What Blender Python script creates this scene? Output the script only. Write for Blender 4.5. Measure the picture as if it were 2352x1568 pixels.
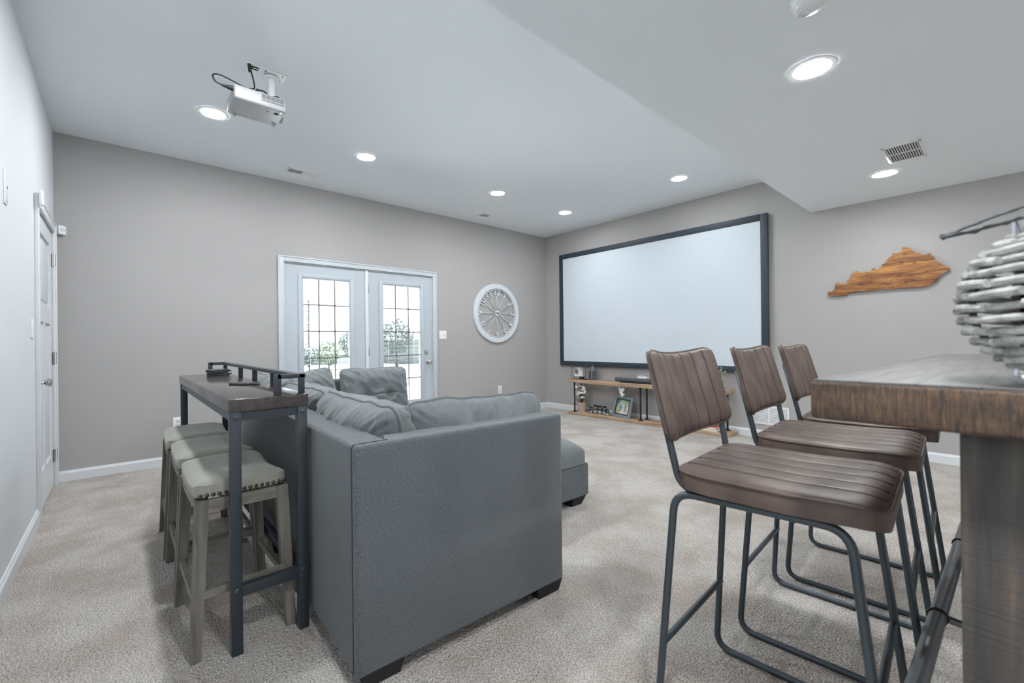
import bpy, bmesh, math, random
from mathutils import Vector, Matrix, Euler, noise
import numpy as np

for o in list(bpy.data.objects):
    bpy.data.objects.remove(o)
S = bpy.context.scene
COL = S.collection
R = math.radians

# ------------------------------------------------------------------ camera
CAM = Vector((5.2271, -5.4542, 1.12))
YAW, PITCH, ROLL = 0.8418, 0.0014, -0.0109
cd = bpy.data.cameras.new('camera'); cam = bpy.data.objects.new('camera', cd); COL.objects.link(cam)
F = Vector((-math.sin(YAW)*math.cos(PITCH), math.cos(YAW)*math.cos(PITCH), math.sin(PITCH)))
Rt = F.cross(Vector((0, 0, 1))).normalized(); Up = Rt.cross(F)
R2 = Rt*math.cos(ROLL)+Up*math.sin(ROLL); U2 = Up*math.cos(ROLL)-Rt*math.sin(ROLL)
M = Matrix((R2, U2, -F)).transposed().to_4x4(); M.translation = CAM
cam.matrix_world = M
cd.sensor_width = 36; cd.lens = 1007.765/2352*36; cd.clip_start = .02; cd.clip_end = 400
cd.dof.use_dof = True; cd.dof.focus_distance = 3.2; cd.dof.aperture_fstop = 3.2
S.camera = cam

# ------------------------------------------------------------------ light and exposure
S.view_settings.view_transform = 'Standard'; S.view_settings.look = 'None'
S.view_settings.exposure = 0.80; S.view_settings.gamma = 1.0
S.view_settings.use_curve_mapping = False
LAMP = 182.0          # radiance of the recessed lamps
LAMP_COL = (.97, .985, 1.0)
W = bpy.data.worlds.new('sky'); S.world = W; W.use_nodes = True
wn = W.node_tree.nodes; wl = W.node_tree.links
bg = wn['Background']; bg.inputs[0].default_value = (.80, .90, 1.0, 1); bg.inputs[1].default_value = 3.4
sd = bpy.data.lights.new('sun', 'SUN'); sd.energy = 200; sd.angle = R(2); sd.color = (.93, .97, 1)
sun = bpy.data.objects.new('sun', sd); COL.objects.link(sun)
pd = bpy.data.lights.new('door_daylight_portal', 'AREA'); pd.shape = 'RECTANGLE'; pd.size = 1.9; pd.size_y = 2.0
pd.cycles.is_portal = True
portal = bpy.data.objects.new('door_daylight_portal', pd); COL.objects.link(portal)
portal.location = (-.20, -3.18, 1.0); portal.rotation_euler = (R(90), 0, R(90))
portal.rotation_euler = Vector((1, 0, 0)).to_track_quat('-Z', 'Y').to_euler()
sun.rotation_euler = Vector((.04, -.45, -1)).to_track_quat('-Z', 'Y').to_euler()

# ------------------------------------------------------------------ materials
MATS = {}
def newmat(name, col=(.5, .5, .5), rough=.6, metal=0, spec=.5):
    m = bpy.data.materials.new(name); m.use_nodes = True
    b = m.node_tree.nodes['Principled BSDF']
    b.inputs['Base Color'].default_value = (*col, 1); b.inputs['Roughness'].default_value = rough
    b.inputs['Metallic'].default_value = metal; b.inputs['Specular IOR Level'].default_value = spec
    MATS[name] = m
    return m
def N(m, t, **kw):
    n = m.node_tree.nodes.new(t)
    for k, v in kw.items():
        if k in n.inputs.keys(): n.inputs[k].default_value = v
        else: setattr(n, k, v)
    return n
def L(m, a, b): m.node_tree.links.new(a, b)
def bsdf(m): return m.node_tree.nodes['Principled BSDF']
def coords(m, scale=(1, 1, 1), rot=(0, 0, 0)):
    tc = N(m, 'ShaderNodeTexCoord'); mp = N(m, 'ShaderNodeMapping')
    mp.inputs['Scale'].default_value = scale; mp.inputs['Rotation'].default_value = rot
    L(m, tc.outputs['Object'], mp.inputs[0]); return mp.outputs[0]
def ramp(m, fac, stops):
    r = N(m, 'ShaderNodeValToRGB'); e = r.color_ramp.elements
    while len(e) < len(stops): e.new(.5)
    for x, (p, c) in zip(e, stops): x.position = p; x.color = (*c, 1)
    L(m, fac, r.inputs[0]); return r.outputs[0]
def mixc(m, fac, a, b, mode='MIX'):
    x = N(m, 'ShaderNodeMix', data_type='RGBA', blend_type=mode)
    for i, v in ((0, fac), (6, a), (7, b)):
        if isinstance(v, (int, float)): x.inputs[i].default_value = v
        elif isinstance(v, tuple): x.inputs[i].default_value = (*v, 1)
        else: L(m, v, x.inputs[i])
    return x.outputs[2]
def bump(m, h, strength, dist):
    b = N(m, 'ShaderNodeBump', Strength=strength, Distance=dist)
    L(m, h, b.inputs['Height']); L(m, b.outputs[0], bsdf(m).inputs['Normal']); return b
def noise_tex(m, vec, scale, detail=3, rough=.5):
    n = N(m, 'ShaderNodeTexNoise', Scale=scale, Detail=detail, Roughness=rough); L(m, vec, n.inputs['Vector']); return n.outputs['Fac']

def paint(name, col, rough=.75):
    m = newmat(name, col, rough, spec=.3); v = coords(m)
    bump(m, noise_tex(m, v, 260, 2), .12, .002); return m
paint('wall_paint', (.415, .405, .398)); paint('wall_paint_daylit', (.66, .69, .72)); paint('ceiling_paint', (.84, .885, .92), .9)  # daylight put into colour: blue tint on ceiling, paler bluish copy of wall paint
paint('trim_white', (.70, .73, .755), .35); paint('plastic_white', (.85, .86, .87), .3)
paint('casing_white', (.57, .61, .645), .35); paint('door_white', (.49, .545, .59), .4)

# carpet
m = newmat('carpet', (.5, .47, .43), .95, spec=.1)
v = coords(m)
vo = N(m, 'ShaderNodeTexVoronoi', Scale=115.0); L(m, v, vo.inputs['Vector'])
n1 = noise_tex(m, v, 170, 3, .7); n2 = noise_tex(m, v, 2.6, 4, .62); n3 = noise_tex(m, v, 60, 2, .6)
base = ramp(m, n1, [(.30, (.20, .18, .16)), (.45, (.60, .565, .525)), (.58, (.95, .92, .88))])
base = mixc(m, .75, base, ramp(m, n2, [(.40, (.76, .70, .66)), (.58, (1.0, 1.0, .985))]), 'MULTIPLY')
base = mixc(m, .5, base, ramp(m, n3, [(.3, (.72, .70, .68)), (.7, (1., 1., 1.))]), 'MULTIPLY')
L(m, base, bsdf(m).inputs['Base Color'])
ma = N(m, 'ShaderNodeMath', operation='MULTIPLY_ADD'); L(m, vo.outputs['Distance'], ma.inputs[0]); ma.inputs[1].default_value = -.9; L(m, n1, ma.inputs[2])
ma2 = N(m, 'ShaderNodeMath', operation='MULTIPLY_ADD'); L(m, n3, ma2.inputs[0]); ma2.inputs[1].default_value = 1.2; L(m, ma.outputs[0], ma2.inputs[2])
bump(m, ma2.outputs[0], .9, .012)

def fabric(name, dark, light, sc=1.0, wr=.4):
    m = newmat(name, light, .9, spec=.15)
    a = noise_tex(m, coords(m, (120*sc, 120*sc, 620*sc)), 1.0, 2, .7)
    b = noise_tex(m, coords(m, (620*sc, 620*sc, 130*sc)), 1.0, 2, .7)
    c = noise_tex(m, coords(m), 7, 3, .6)
    s = N(m, 'ShaderNodeMath', operation='ADD'); L(m, a, s.inputs[0]); L(m, b, s.inputs[1])
    h = N(m, 'ShaderNodeMath', operation='MULTIPLY'); L(m, s.outputs[0], h.inputs[0]); h.inputs[1].default_value = .5
    col = ramp(m, h.outputs[0], [(.42, dark), (.58, light)])
    col = mixc(m, .35, col, ramp(m, c, [(.3, (.8, .8, .8)), (.7, (1, 1, 1))]), 'MULTIPLY')
    L(m, col, bsdf(m).inputs['Base Color'])
    bsdf(m).inputs['Sheen Weight'].default_value = .25
    bump(m, h.outputs[0], wr, .003); return m
fabric('sofa_fabric', (.038, .046, .052), (.195, .218, .234), 1.7)
fabric('cushion_fabric', (.10, .118, .122), (.25, .275, .285), 1.8)
fabric('stool_linen', (.235, .24, .205), (.36, .36, .31), 1.6, .2)

def wood(name, c1, c2, c3, scale=(1, 14, 14), rough=.5, sc=3.0, bmp=.2):
    m = newmat(name, c2, rough)
    v = coords(m, scale); a = noise_tex(m, v, sc, 6, .65)
    L(m, ramp(m, a, [(.32, c1), (.5, c2), (.68, c3)]), bsdf(m).inputs['Base Color'])
    bump(m, a, bmp, .003); return m
wood('pine', (.28, .185, .115), (.44, .31, .20), (.54, .41, .28))
wood('espresso_wood', (.045, .040, .042), (.066, .057, .058), (.088, .068, .066), rough=.17, bmp=.01)
wood('driftwood', (.10, .092, .08), (.165, .155, .135), (.23, .215, .19), scale=(14, 14, 1), sc=3, rough=.6)
wood('driftwood_rail', (.13, .12, .10), (.20, .19, .16), (.27, .25, .22), scale=(3, 3, 14), sc=3, rough=.6)
wood('stick_wood', (.22, .23, .22), (.40, .41, .39), (.60, .61, .58), scale=(8, 8, 8), sc=6, rough=.7)

# bar table: planked top, rough sawn edge
m = newmat('bar_top', (.25, .23, .22), .52)
v = coords(m, (14, 1.2, 14)); a = noise_tex(m, v, 3, 6, .6)
tc = N(m, 'ShaderNodeTexCoord'); sx = N(m, 'ShaderNodeSeparateXYZ'); L(m, tc.outputs['Object'], sx.inputs[0])
q = N(m, 'ShaderNodeMath', operation='MULTIPLY'); L(m, sx.outputs[0], q.inputs[0]); q.inputs[1].default_value = 1/.078
fr = N(m, 'ShaderNodeMath', operation='FRACT'); L(m, q.outputs[0], fr.inputs[0])
seam = ramp(m, fr.outputs[0], [(0, (.2, .2, .2)), (.03, (1, 1, 1))])
top = mixc(m, 1.0, ramp(m, a, [(.3, (.085, .082, .08)), (.55, (.125, .12, .118)), (.75, (.17, .163, .158))]), seam, 'MULTIPLY')
L(m, top, bsdf(m).inputs['Base Color']); bump(m, a, .2, .002)
m = newmat('sawn_edge', (.2, .13, .08), .75)
a = noise_tex(m, coords(m, (210, 210, 26)), 1, 4, .7); b = noise_tex(m, coords(m, (5, 5, 25)), 1, 4, .6)
c1 = ramp(m, a, [(.35, (.05, .042, .036)), (.52, (.12, .085, .06)), (.70, (.22, .14, .082))])
c2 = ramp(m, b, [(.3, (.5, .5, .52)), (.6, (1.1, 1.0, .95))])
L(m, mixc(m, 1.0, c1, c2, 'MULTIPLY'), bsdf(m).inputs['Base Color']); bump(m, a, .5, .003)
m = newmat('bar_leg', (.12, .1, .09), .6)
a = noise_tex(m, coords(m, (16, 16, 1)), 2, 5, .6)
b = noise_tex(m, coords(m, (3, 3, 220)), 1, 2, .6)
c1 = ramp(m, a, [(.36, (.062, .058, .056)), (.53, (.10, .09, .082)), (.68, (.20, .14, .095))])
L(m, mixc(m, .5, c1, ramp(m, b, [(.3, (.55, .55, .55)), (.7, (1, 1, 1))]), 'MULTIPLY'), bsdf(m).inputs['Base Color']); bump(m, b, .3, .003)

# leather
m = newmat('brown_leather', (.14, .085, .06), .34)
v = coords(m); a = noise_tex(m, v, 9, 4, .6); c = noise_tex(m, v, 420, 2, .5)
L(m, ramp(m, a, [(.3, (.072, .047, .037)), (.55, (.112, .078, .063)), (.8, (.175, .135, .115))]), bsdf(m).inputs['Base Color'])
L(m, ramp(m, a, [(.3, (.50,)*3), (.7, (.40,)*3)]), bsdf(m).inputs['Roughness']); bump(m, c, .12, .001)
newmat('leather_seam', (.035, .022, .018), .6)

def metal(name, col, rough, met=1.0):
    m = newmat(name, col, rough, met); v = coords(m)
    bump(m, noise_tex(m, v, 90, 2), .05, .001); return m
metal('gunmetal', (.085, .105, .12), .38, .7); metal('black_metal', (.042, .052, .063), .42, .3)
metal('nickel', (.55, .55, .54), .25); metal('brass_dark', (.12, .105, .09), .3); metal('pipe_steel', (.22, .235, .25), .38, .8)
metal('iron_black', (.02, .02, .022), .5, .4); metal('lantern_blue', (.10, .14, .18), .5, .3); metal('wire_dark', (.07, .08, .085), .45, .5)
newmat('frame_navy', (.025, .04, .055), .55)
newmat('screen_white', (.62, .69, .75), .7, spec=.2)
newmat('foot_black', (.012, .012, .014), .6)
newmat('dark_void', (.02, .02, .022), .9)
newmat('vent_dark', (.12, .12, .12), .9)
newmat('soundbar_cloth', (.09, .095, .11), .8)
newmat('rubber_black', (.015, .018, .022), .5)
newmat('projector_white', (.40, .41, .42), .4); newmat('projector_grille', (.16, .17, .18), .6)
newmat('clock_white', (.66, .70, .74), .5); newmat('coaster_slate', (.05, .06, .06), .7); newmat('wallet_black', (.04, .035, .045), .6)
newmat('pot_clay', (.52, .40, .33), .7); newmat('cotton_white', (.85, .84, .82), .9); newmat('twig_brown', (.07, .055, .045), .8)
newmat('frame_gray', (.22, .26, .30), .6); newmat('frame_gray_light', (.38, .41, .45), .6)
newmat('book_red', (.50, .08, .06), .6); newmat('book_pale', (.75, .72, .68), .6); newmat('page_cream', (.8, .78, .7), .8)
newmat('leaf_green', (.10, .20, .07), .6); newmat('leaf_sage', (.33, .40, .27), .7)
newmat('silver_gloss', (.75, .76, .78), .15, 1.0)
newmat('grass', (.035, .045, .03), .9); newmat('patio_concrete', (.72, .72, .71), .9); newmat('house_siding', (.075, .075, .075), .8)
newmat('roof_shingle', (.036, .037, .04), .9); newmat('foliage', (.018, .032, .028), .8); newmat('foliage_bright', (.038, .058, .022), .8); newmat('bark', (.028, .026, .026), .9)
newmat('house_window', (.2, .22, .25), .2); newmat('pole_wood', (.03, .028, .03), .9)

def glassmat(name, tint=(1, 1, 1), gloss=.10):
    m = bpy.data.materials.new(name); m.use_nodes = True; nt = m.node_tree; nt.nodes.clear()
    o = nt.nodes.new('ShaderNodeOutputMaterial'); mx = nt.nodes.new('ShaderNodeMixShader')
    t = nt.nodes.new('ShaderNodeBsdfTransparent'); g = nt.nodes.new('ShaderNodeBsdfGlossy'); f = nt.nodes.new('ShaderNodeFresnel')
    t.inputs[0].default_value = (*tint, 1); g.inputs['Roughness'].default_value = .02; f.inputs[0].default_value = 1.45
    nt.links.new(f.outputs[0], mx.inputs[0]); nt.links.new(t.outputs[0], mx.inputs[1]); nt.links.new(g.outputs[0], mx.inputs[2]); nt.links.new(mx.outputs[0], o.inputs[0])
    MATS[name] = m; return m
glassmat('pane_glass', (.96, .98, .98)); glassmat('jar_glass', (.95, .97, .97))
def emis(name, col, st):
    m = bpy.data.materials.new(name); m.use_nodes = True; nt = m.node_tree; nt.nodes.clear()
    o = nt.nodes.new('ShaderNodeOutputMaterial'); e = nt.nodes.new('ShaderNodeEmission')
    e.inputs[0].default_value = (*col, 1); e.inputs[1].default_value = st; nt.links.new(e.outputs[0], o.inputs[0]); MATS[name] = m
emis('lamp_glow', LAMP_COL, LAMP*1.12); emis('lamp_glow_dimmed', LAMP_COL, LAMP*.62); emis('lamp_glow_fill', LAMP_COL, LAMP*1.5)

# sign wood with planks by height
m = newmat('sign_wood', (.4, .2, .07), .5)
tc = N(m, 'ShaderNodeTexCoord'); sx = N(m, 'ShaderNodeSeparateXYZ'); L(m, tc.outputs['Object'], sx.inputs[0])
q = N(m, 'ShaderNodeMath', operation='MULTIPLY_ADD'); L(m, sx.outputs[2], q.inputs[0]); q.inputs[1].default_value = 1/.0892; q.inputs[2].default_value = .10; signq = q
fr = N(m, 'ShaderNodeMath', operation='FRACT'); L(m, q.outputs[0], fr.inputs[0])
flo = N(m, 'ShaderNodeMath', operation='FLOOR'); L(m, q.outputs[0], flo.inputs[0])
wnz = N(m, 'ShaderNodeTexWhiteNoise', noise_dimensions='1D'); L(m, flo.outputs[0], wnz.inputs['W'])
tint = ramp(m, wnz.outputs['Value'], [(0, (.75, .62, .55)), (.5, (1, .9, .75)), (1, (1.15, 1.1, .85))])
cmb = N(m, 'ShaderNodeCombineXYZ'); L(m, wnz.outputs['Value'], cmb.inputs[1])
va = N(m, 'ShaderNodeVectorMath', operation='MULTIPLY_ADD'); L(m, cmb.outputs[0], va.inputs[0]); va.inputs[1].default_value = (9, 9, 9); L(m, coords(m, (4, 1, 26)), va.inputs[2])
g1 = noise_tex(m, va.outputs[0], 1.2, 5, .6); kn = noise_tex(m, coords(m, (9, 1, 16)), 1.4, 2, .5)
c0 = ramp(m, g1, [(.28, (.13, .055, .022)), (.5, (.33, .155, .05)), (.72, (.60, .34, .12))])
c0 = mixc(m, 1.0, c0, tint, 'MULTIPLY')
c0 = mixc(m, 1.0, c0, ramp(m, kn, [(.30, (.35, .28, .25)), (.42, (1, 1, 1))]), 'MULTIPLY')
c0 = mixc(m, 1.0, c0, ramp(m, fr.outputs[0], [(0, (.12, .08, .06)), (.05, (1, 1, 1))]), 'MULTIPLY')
L(m, c0, bsdf(m).inputs['Base Color'])
# colour attribute print
m = newmat('print', (1, 1, 1), .25); at = N(m, 'ShaderNodeVertexColor', layer_name='Col'); L(m, at.outputs[0], bsdf(m).inputs['Base Color'])

# ------------------------------------------------------------------ builders
def link_bm(bm, name, mat, parent=None, smooth=False, loc=None, rot=None):
    me = bpy.data.meshes.new(name)
    bmesh.ops.recalc_face_normals(bm, faces=bm.faces)
    bm.to_mesh(me); bm.free()
    if smooth:
        for p in me.polygons: p.use_smooth = True
        if smooth is not True: me.set_sharp_from_angle(angle=R(smooth))
    me.materials.append(MATS[mat] if isinstance(mat, str) else mat)
    o = bpy.data.objects.new(name, me); COL.objects.link(o)
    if parent: o.parent = parent
    if loc is not None: o.location = loc
    if rot is not None: o.rotation_euler = rot
    return o
def box(bm, x0, x1, y0, y1, z0, z1, bev=0, seg=2, mat=None):
    r = bmesh.ops.create_cube(bm, size=1); vs = r['verts']
    T = Matrix.Translation(((x0+x1)/2, (y0+y1)/2, (z0+z1)/2)) @ Matrix.Diagonal((abs(x1-x0), abs(y1-y0), abs(z1-z0), 1))
    if mat is not None: T = mat @ T
    bmesh.ops.transform(bm, matrix=T, verts=vs)
    if bev:
        es = list({e for v in vs for e in v.link_edges})
        bmesh.ops.bevel(bm, geom=es, offset=bev, segments=seg, affect='EDGES', profile=.5)
def mbox(name, mat, parent, *b, bev=0, seg=2, smooth=None, **kw):
    bm = bmesh.new(); box(bm, *b, bev=bev, seg=seg)
    return link_bm(bm, name, mat, parent, smooth=(30 if bev and smooth is None else bool(smooth)), **kw)
def prism(bm, a, b, wa, wb=None):
    """square bar from a to b (world-axis aligned cross-section), sizes wa=(dx,dy) at a, wb at b"""
    wb = wb or wa
    v = []
    for p, w in ((a, wa), (b, wb)):
        for sx, sy in ((-1, -1), (1, -1), (1, 1), (-1, 1)): v.append(bm.verts.new((p[0]+sx*w[0]/2, p[1]+sy*w[1]/2, p[2])))
    bm.faces.new(v[:4][::-1]); bm.faces.new(v[4:])
    for i in range(4): bm.faces.new((v[i], v[(i+1) % 4], v[4+(i+1) % 4], v[4+i]))
def tube(bm, pts, r, n=10, closed=False, caps=True):
    pts = [Vector(p) for p in pts]; N_ = len(pts); rings = []
    rr = r if isinstance(r, (list, tuple)) else [r]*N_
    prev = None
    for i, p in enumerate(pts):
        a = pts[(i-1) % N_] if (closed or i > 0) else p; b = pts[(i+1) % N_] if (closed or i < N_-1) else p
        t = (b-a).normalized()
        if prev is None:
            u = t.orthogonal().normalized()
        else:
            u = (prev - t*prev.dot(t)); u = u.normalized() if u.length > 1e-6 else t.orthogonal().normalized()
        prev = u; w = t.cross(u)
        rings.append([bm.verts.new(p+(u*math.cos(2*math.pi*k/n)+w*math.sin(2*math.pi*k/n))*rr[i]) for k in range(n)])
    M_ = N_ if closed else N_-1
    for i in range(M_):
        A = rings[i]; B = rings[(i+1) % N_]
        off = 0
        if closed and i == N_-1:
            off = min(range(n), key=lambda s: (A[0].co-B[s].co).length)
        for k in range(n):
            bm.faces.new((A[k], A[(k+1) % n], B[(k+1+off) % n], B[(k+off) % n]))
    if caps and not closed:
        bm.faces.new(rings[0][::-1]); bm.faces.new(rings[-1])
def fillet(pts, rad, closed=False, seg=6):
    pts = [Vector(p) for p in pts]; out = []; n = len(pts)
    for i, p in enumerate(pts):
        if not closed and i in (0, n-1): out.append(p); continue
        a = pts[(i-1) % n]; b = pts[(i+1) % n]
        r = min(rad, (a-p).length*.45, (b-p).length*.45)
        p0 = p+(a-p).normalized()*r; p1 = p+(b-p).normalized()*r
        for k in range(seg+1):
            t = k/seg; out.append((1-t)**2*p0+2*t*(1-t)*p+t*t*p1)
    return out
def cyl(bm, c, r, h, axis='z', n=20, r2=None):
    r2 = r if r2 is None else r2
    d = {'x': (1, 0, 0), 'y': (0, 1, 0), 'z': (0, 0, 1)}[axis]; c = Vector(c); d = Vector(d)
    tube(bm, [c, c+d*h], [r, r2], n)
def lathe(bm, prof, c=(0, 0, 0), n=24):
    c = Vector(c); rings = []
    for r, z in prof:
        rings.append([bm.verts.new(c+Vector((r*math.cos(2*math.pi*k/n), r*math.sin(2*math.pi*k/n), z))) for k in range(n)])
    for A, B in zip(rings, rings[1:]):
        for k in range(n): bm.faces.new((A[k], A[(k+1) % n], B[(k+1) % n], B[k]))
    bm.faces.new(rings[0][::-1]); bm.faces.new(rings[-1])
def sq(u, v, p):
    mx = max(abs(u), abs(v))
    if mx < 1e-9: return 0, 0
    if p >= 7:
        k = 1-2**(-1/p); n = p*1.7; return u*(1-k*abs(v)**n*min(1, abs(u)*1.1)), v*(1-k*abs(u)**n*min(1, abs(v)*1.1))
    s = mx/((abs(u)**p+abs(v)**p)**(1/p)); return u*s, v*s
def pad(bm, nu, nv, W_, L_, top, bot, p=8, skirt=True, deform=None):
    """closed pad; u across W_ (x), v along L_ (y)"""
    T = [[None]*(nv+1) for _ in range(nu+1)]; B = [[None]*(nv+1) for _ in range(nu+1)]
    df = deform or (lambda q: q)
    for i in range(nu+1):
        for j in range(nv+1):
            u = -1+2*i/nu; v = -1+2*j/nv; a, b = sq(u, v, p)
            T[i][j] = bm.verts.new(df(Vector((a*W_/2, b*L_/2, top(u, v)))))
            edge = i in (0, nu) or j in (0, nv)
            if edge and not skirt: B[i][j] = T[i][j]
            else: B[i][j] = bm.verts.new(df(Vector((a*W_/2, b*L_/2, bot(u, v)))))
    for i in range(nu):
        for j in range(nv):
            bm.faces.new((T[i][j], T[i+1][j], T[i+1][j+1], T[i][j+1]))
            try: bm.faces.new((B[i][j+1], B[i+1][j+1], B[i+1][j], B[i][j]))
            except ValueError: pass
    loop = [(i, 0) for i in range(nu)]+[(nu, j) for j in range(nv)]+[(i, nv) for i in range(nu, 0, -1)]+[(0, j) for j in range(nv, 0, -1)]
    if skirt:
        for k in range(len(loop)):
            a = loop[k]; b = loop[(k+1) % len(loop)]
            bm.faces.new((T[a[0]][a[1]], B[a[0]][a[1]], B[b[0]][b[1]], T[b[0]][b[1]]))
    return [T[a][b].co.copy() for a, b in loop]

def empty(name, loc=(0, 0, 0), rz=0):
    o = bpy.data.objects.new(name, None); COL.objects.link(o); o.location = loc; o.rotation_euler = (0, 0, rz)
    o.empty_display_size = .1; return o
def tag(o, label, cat, group=None, kind=None):
    o['label'] = label; o['category'] = cat
    if group: o['group'] = group
    if kind: o['kind'] = kind
    return o
def struct(o): o['kind'] = 'structure'; return o
def kids(o): return [c for c in bpy.data.objects if c.parent is o]
def copy_tree(o, parent=None):
    c = o.copy(); COL.objects.link(c); c.parent = parent
    for ch in kids(o): copy_tree(ch, c)
    return c
def wx(o, loc, rz=0): o.location = loc; o.rotation_euler = (0, 0, rz); return o

RL, RX = 5.858, 9.2      # room length along y, width along x
H1, H2, XS = 2.906, 2.454, 3.883

# ------------------------------------------------------------------ room shell
struct(mbox('floor', 'carpet', None, -.0, RX, -RL-.17, 0, -.12, 0))
bm = bmesh.new(); box(bm, -.2, XS, -RL-.2, .2, H1, H1+.15); struct(link_bm(bm, 'ceiling', 'ceiling_paint'))
bm = bmesh.new(); box(bm, XS, RX+.2, -RL-.2, .0, H2, H1+.15); struct(link_bm(bm, 'ceiling_soffit', 'ceiling_paint'))
DY0, DY1, DZ = -4.115, -2.250, 2.03     # french door opening
bm = bmesh.new()
box(bm, -.16, 0, -RL-.16, DY0, -.12, H1); box(bm, -.16, 0, DY1, .16, -.12, H1); box(bm, -.16, 0, DY0, DY1, DZ, H1); box(bm, -.16, 0, DY0, DY1, -.12, -.0)
struct(link_bm(bm, 'wall_back', 'wall_paint'))
struct(mbox('wall_right', 'wall_paint', None, 0, RX, 0, .16, -.12, H1))
AX0, AX1, AZ = .14, 1.055, 2.045         # white door opening in wall_left
bm = bmesh.new()
box(bm, 0, AX0, -RL-.16, -RL, -.12, H1); box(bm, AX1, RX, -RL-.16, -RL, -.12, H1); box(bm, AX0, AX1, -RL-.16, -RL, AZ, H1)
box(bm, AX0, AX1, -RL-.17, -RL-.12, -.12, AZ)
struct(link_bm(bm, 'wall_left', 'wall_paint_daylit'))
struct(mbox('wall_front', 'wall_paint_daylit', None, RX, RX+.16, -RL-.16, .16, -.12, H1))

def baseboard(name, x0, x1, y0, y1, ax, sgn):
    bm = bmesh.new()
    t, h = .014, .088
    if ax == 'y':   # runs along y on plane x
        prof = [(0, 0), (t, 0), (t, h-.02), (t*.55, h-.008), (t*.35, h), (0, h)]
        for e in (y0, y1):
            pass
        A = [bm.verts.new((x0+sgn*a, y0, z)) for a, z in prof]; B = [bm.verts.new((x0+sgn*a, y1, z)) for a, z in prof]
    else:
        prof = [(0, 0), (t, 0), (t, h-.02), (t*.55, h-.008), (t*.35, h), (0, h)]
        A = [bm.verts.new((x0, y0+sgn*a, z)) for a, z in prof]; B = [bm.verts.new((x1, y0+sgn*a, z)) for a, z in prof]
    bm.faces.new(A); bm.faces.new(B[::-1]); n = len(A)
    for i in range(n): bm.faces.new((A[i], A[(i+1) % n], B[(i+1) % n], B[i]))
    return bm
bm = baseboard('b', 0, 0, -RL, -4.178, 'y', 1); struct(link_bm(bm, 'baseboard_back', 'trim_white'))
bm = baseboard('b', 0, 0, -2.194, 0, 'y', 1); struct(link_bm(bm, 'baseboard_back', 'trim_white'))
bm = baseboard('b', 0, RX, 0, 0, 'x', -1); struct(link_bm(bm, 'baseboard_right', 'trim_white'))
bm = baseboard('b', 1.12, RX, -RL, 0, 'x', 1); struct(link_bm(bm, 'baseboard_left', 'trim_white'))

# ------------------------------------------------------------------ french doors (door_1) and casing
bm = bmesh.new()
def casing_y(bm, ya, yb, ztop, w=.062):
    for (a, b) in ((ya-w, ya), (yb, yb+w)):
        box(bm, 0, .016, a, b, 0, ztop+w, .004); 
    box(bm, 0, .016, ya, yb, ztop, ztop+w, .004)
    for a in (ya-.012, yb+.002): box(bm, .0, .022, a, a+.010, 0, ztop+.012, .003)
    box(bm, 0, .022, ya-.012, yb+.012, ztop+.002, ztop+.012, .003)
    for a in (ya-w-.001, yb+w-.013): box(bm, .0, .024, a, a+.014, 0, ztop+w+.001, .004)
    box(bm, 0, .0235, ya-w, yb+w, ztop+w-.014, ztop+w+.0012, .004)
casing_y(bm, DY0, DY1, DZ)
struct(link_bm(bm, 'trim_1', 'casing_white', smooth=30))
d1 = struct(empty('door_1', (0, (DY0+DY1)/2, 0)))
d1.location = (0, 0, 0)
PX = -.012     # face of the door leaves
mbox('jamb', 'trim_white', d1, -.16, -.006, DY0, DY0+.012, 0, DZ)
mbox('jamb', 'trim_white', d1, -.16, -.006, DY1-.012, DY1, 0, DZ)
mbox('jamb', 'trim_white', d1, -.16, -.006, DY0+.012, DY1-.012, DZ-.012, DZ)
mbox('mullion', 'trim_white', d1, -.16, PX+.014, -3.198, -3.160, 0, DZ-.012, bev=.003)
mbox('threshold', 'nickel', d1, -.16, .005, DY0+.012, DY1-.012, 0, .022, bev=.004)
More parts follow.
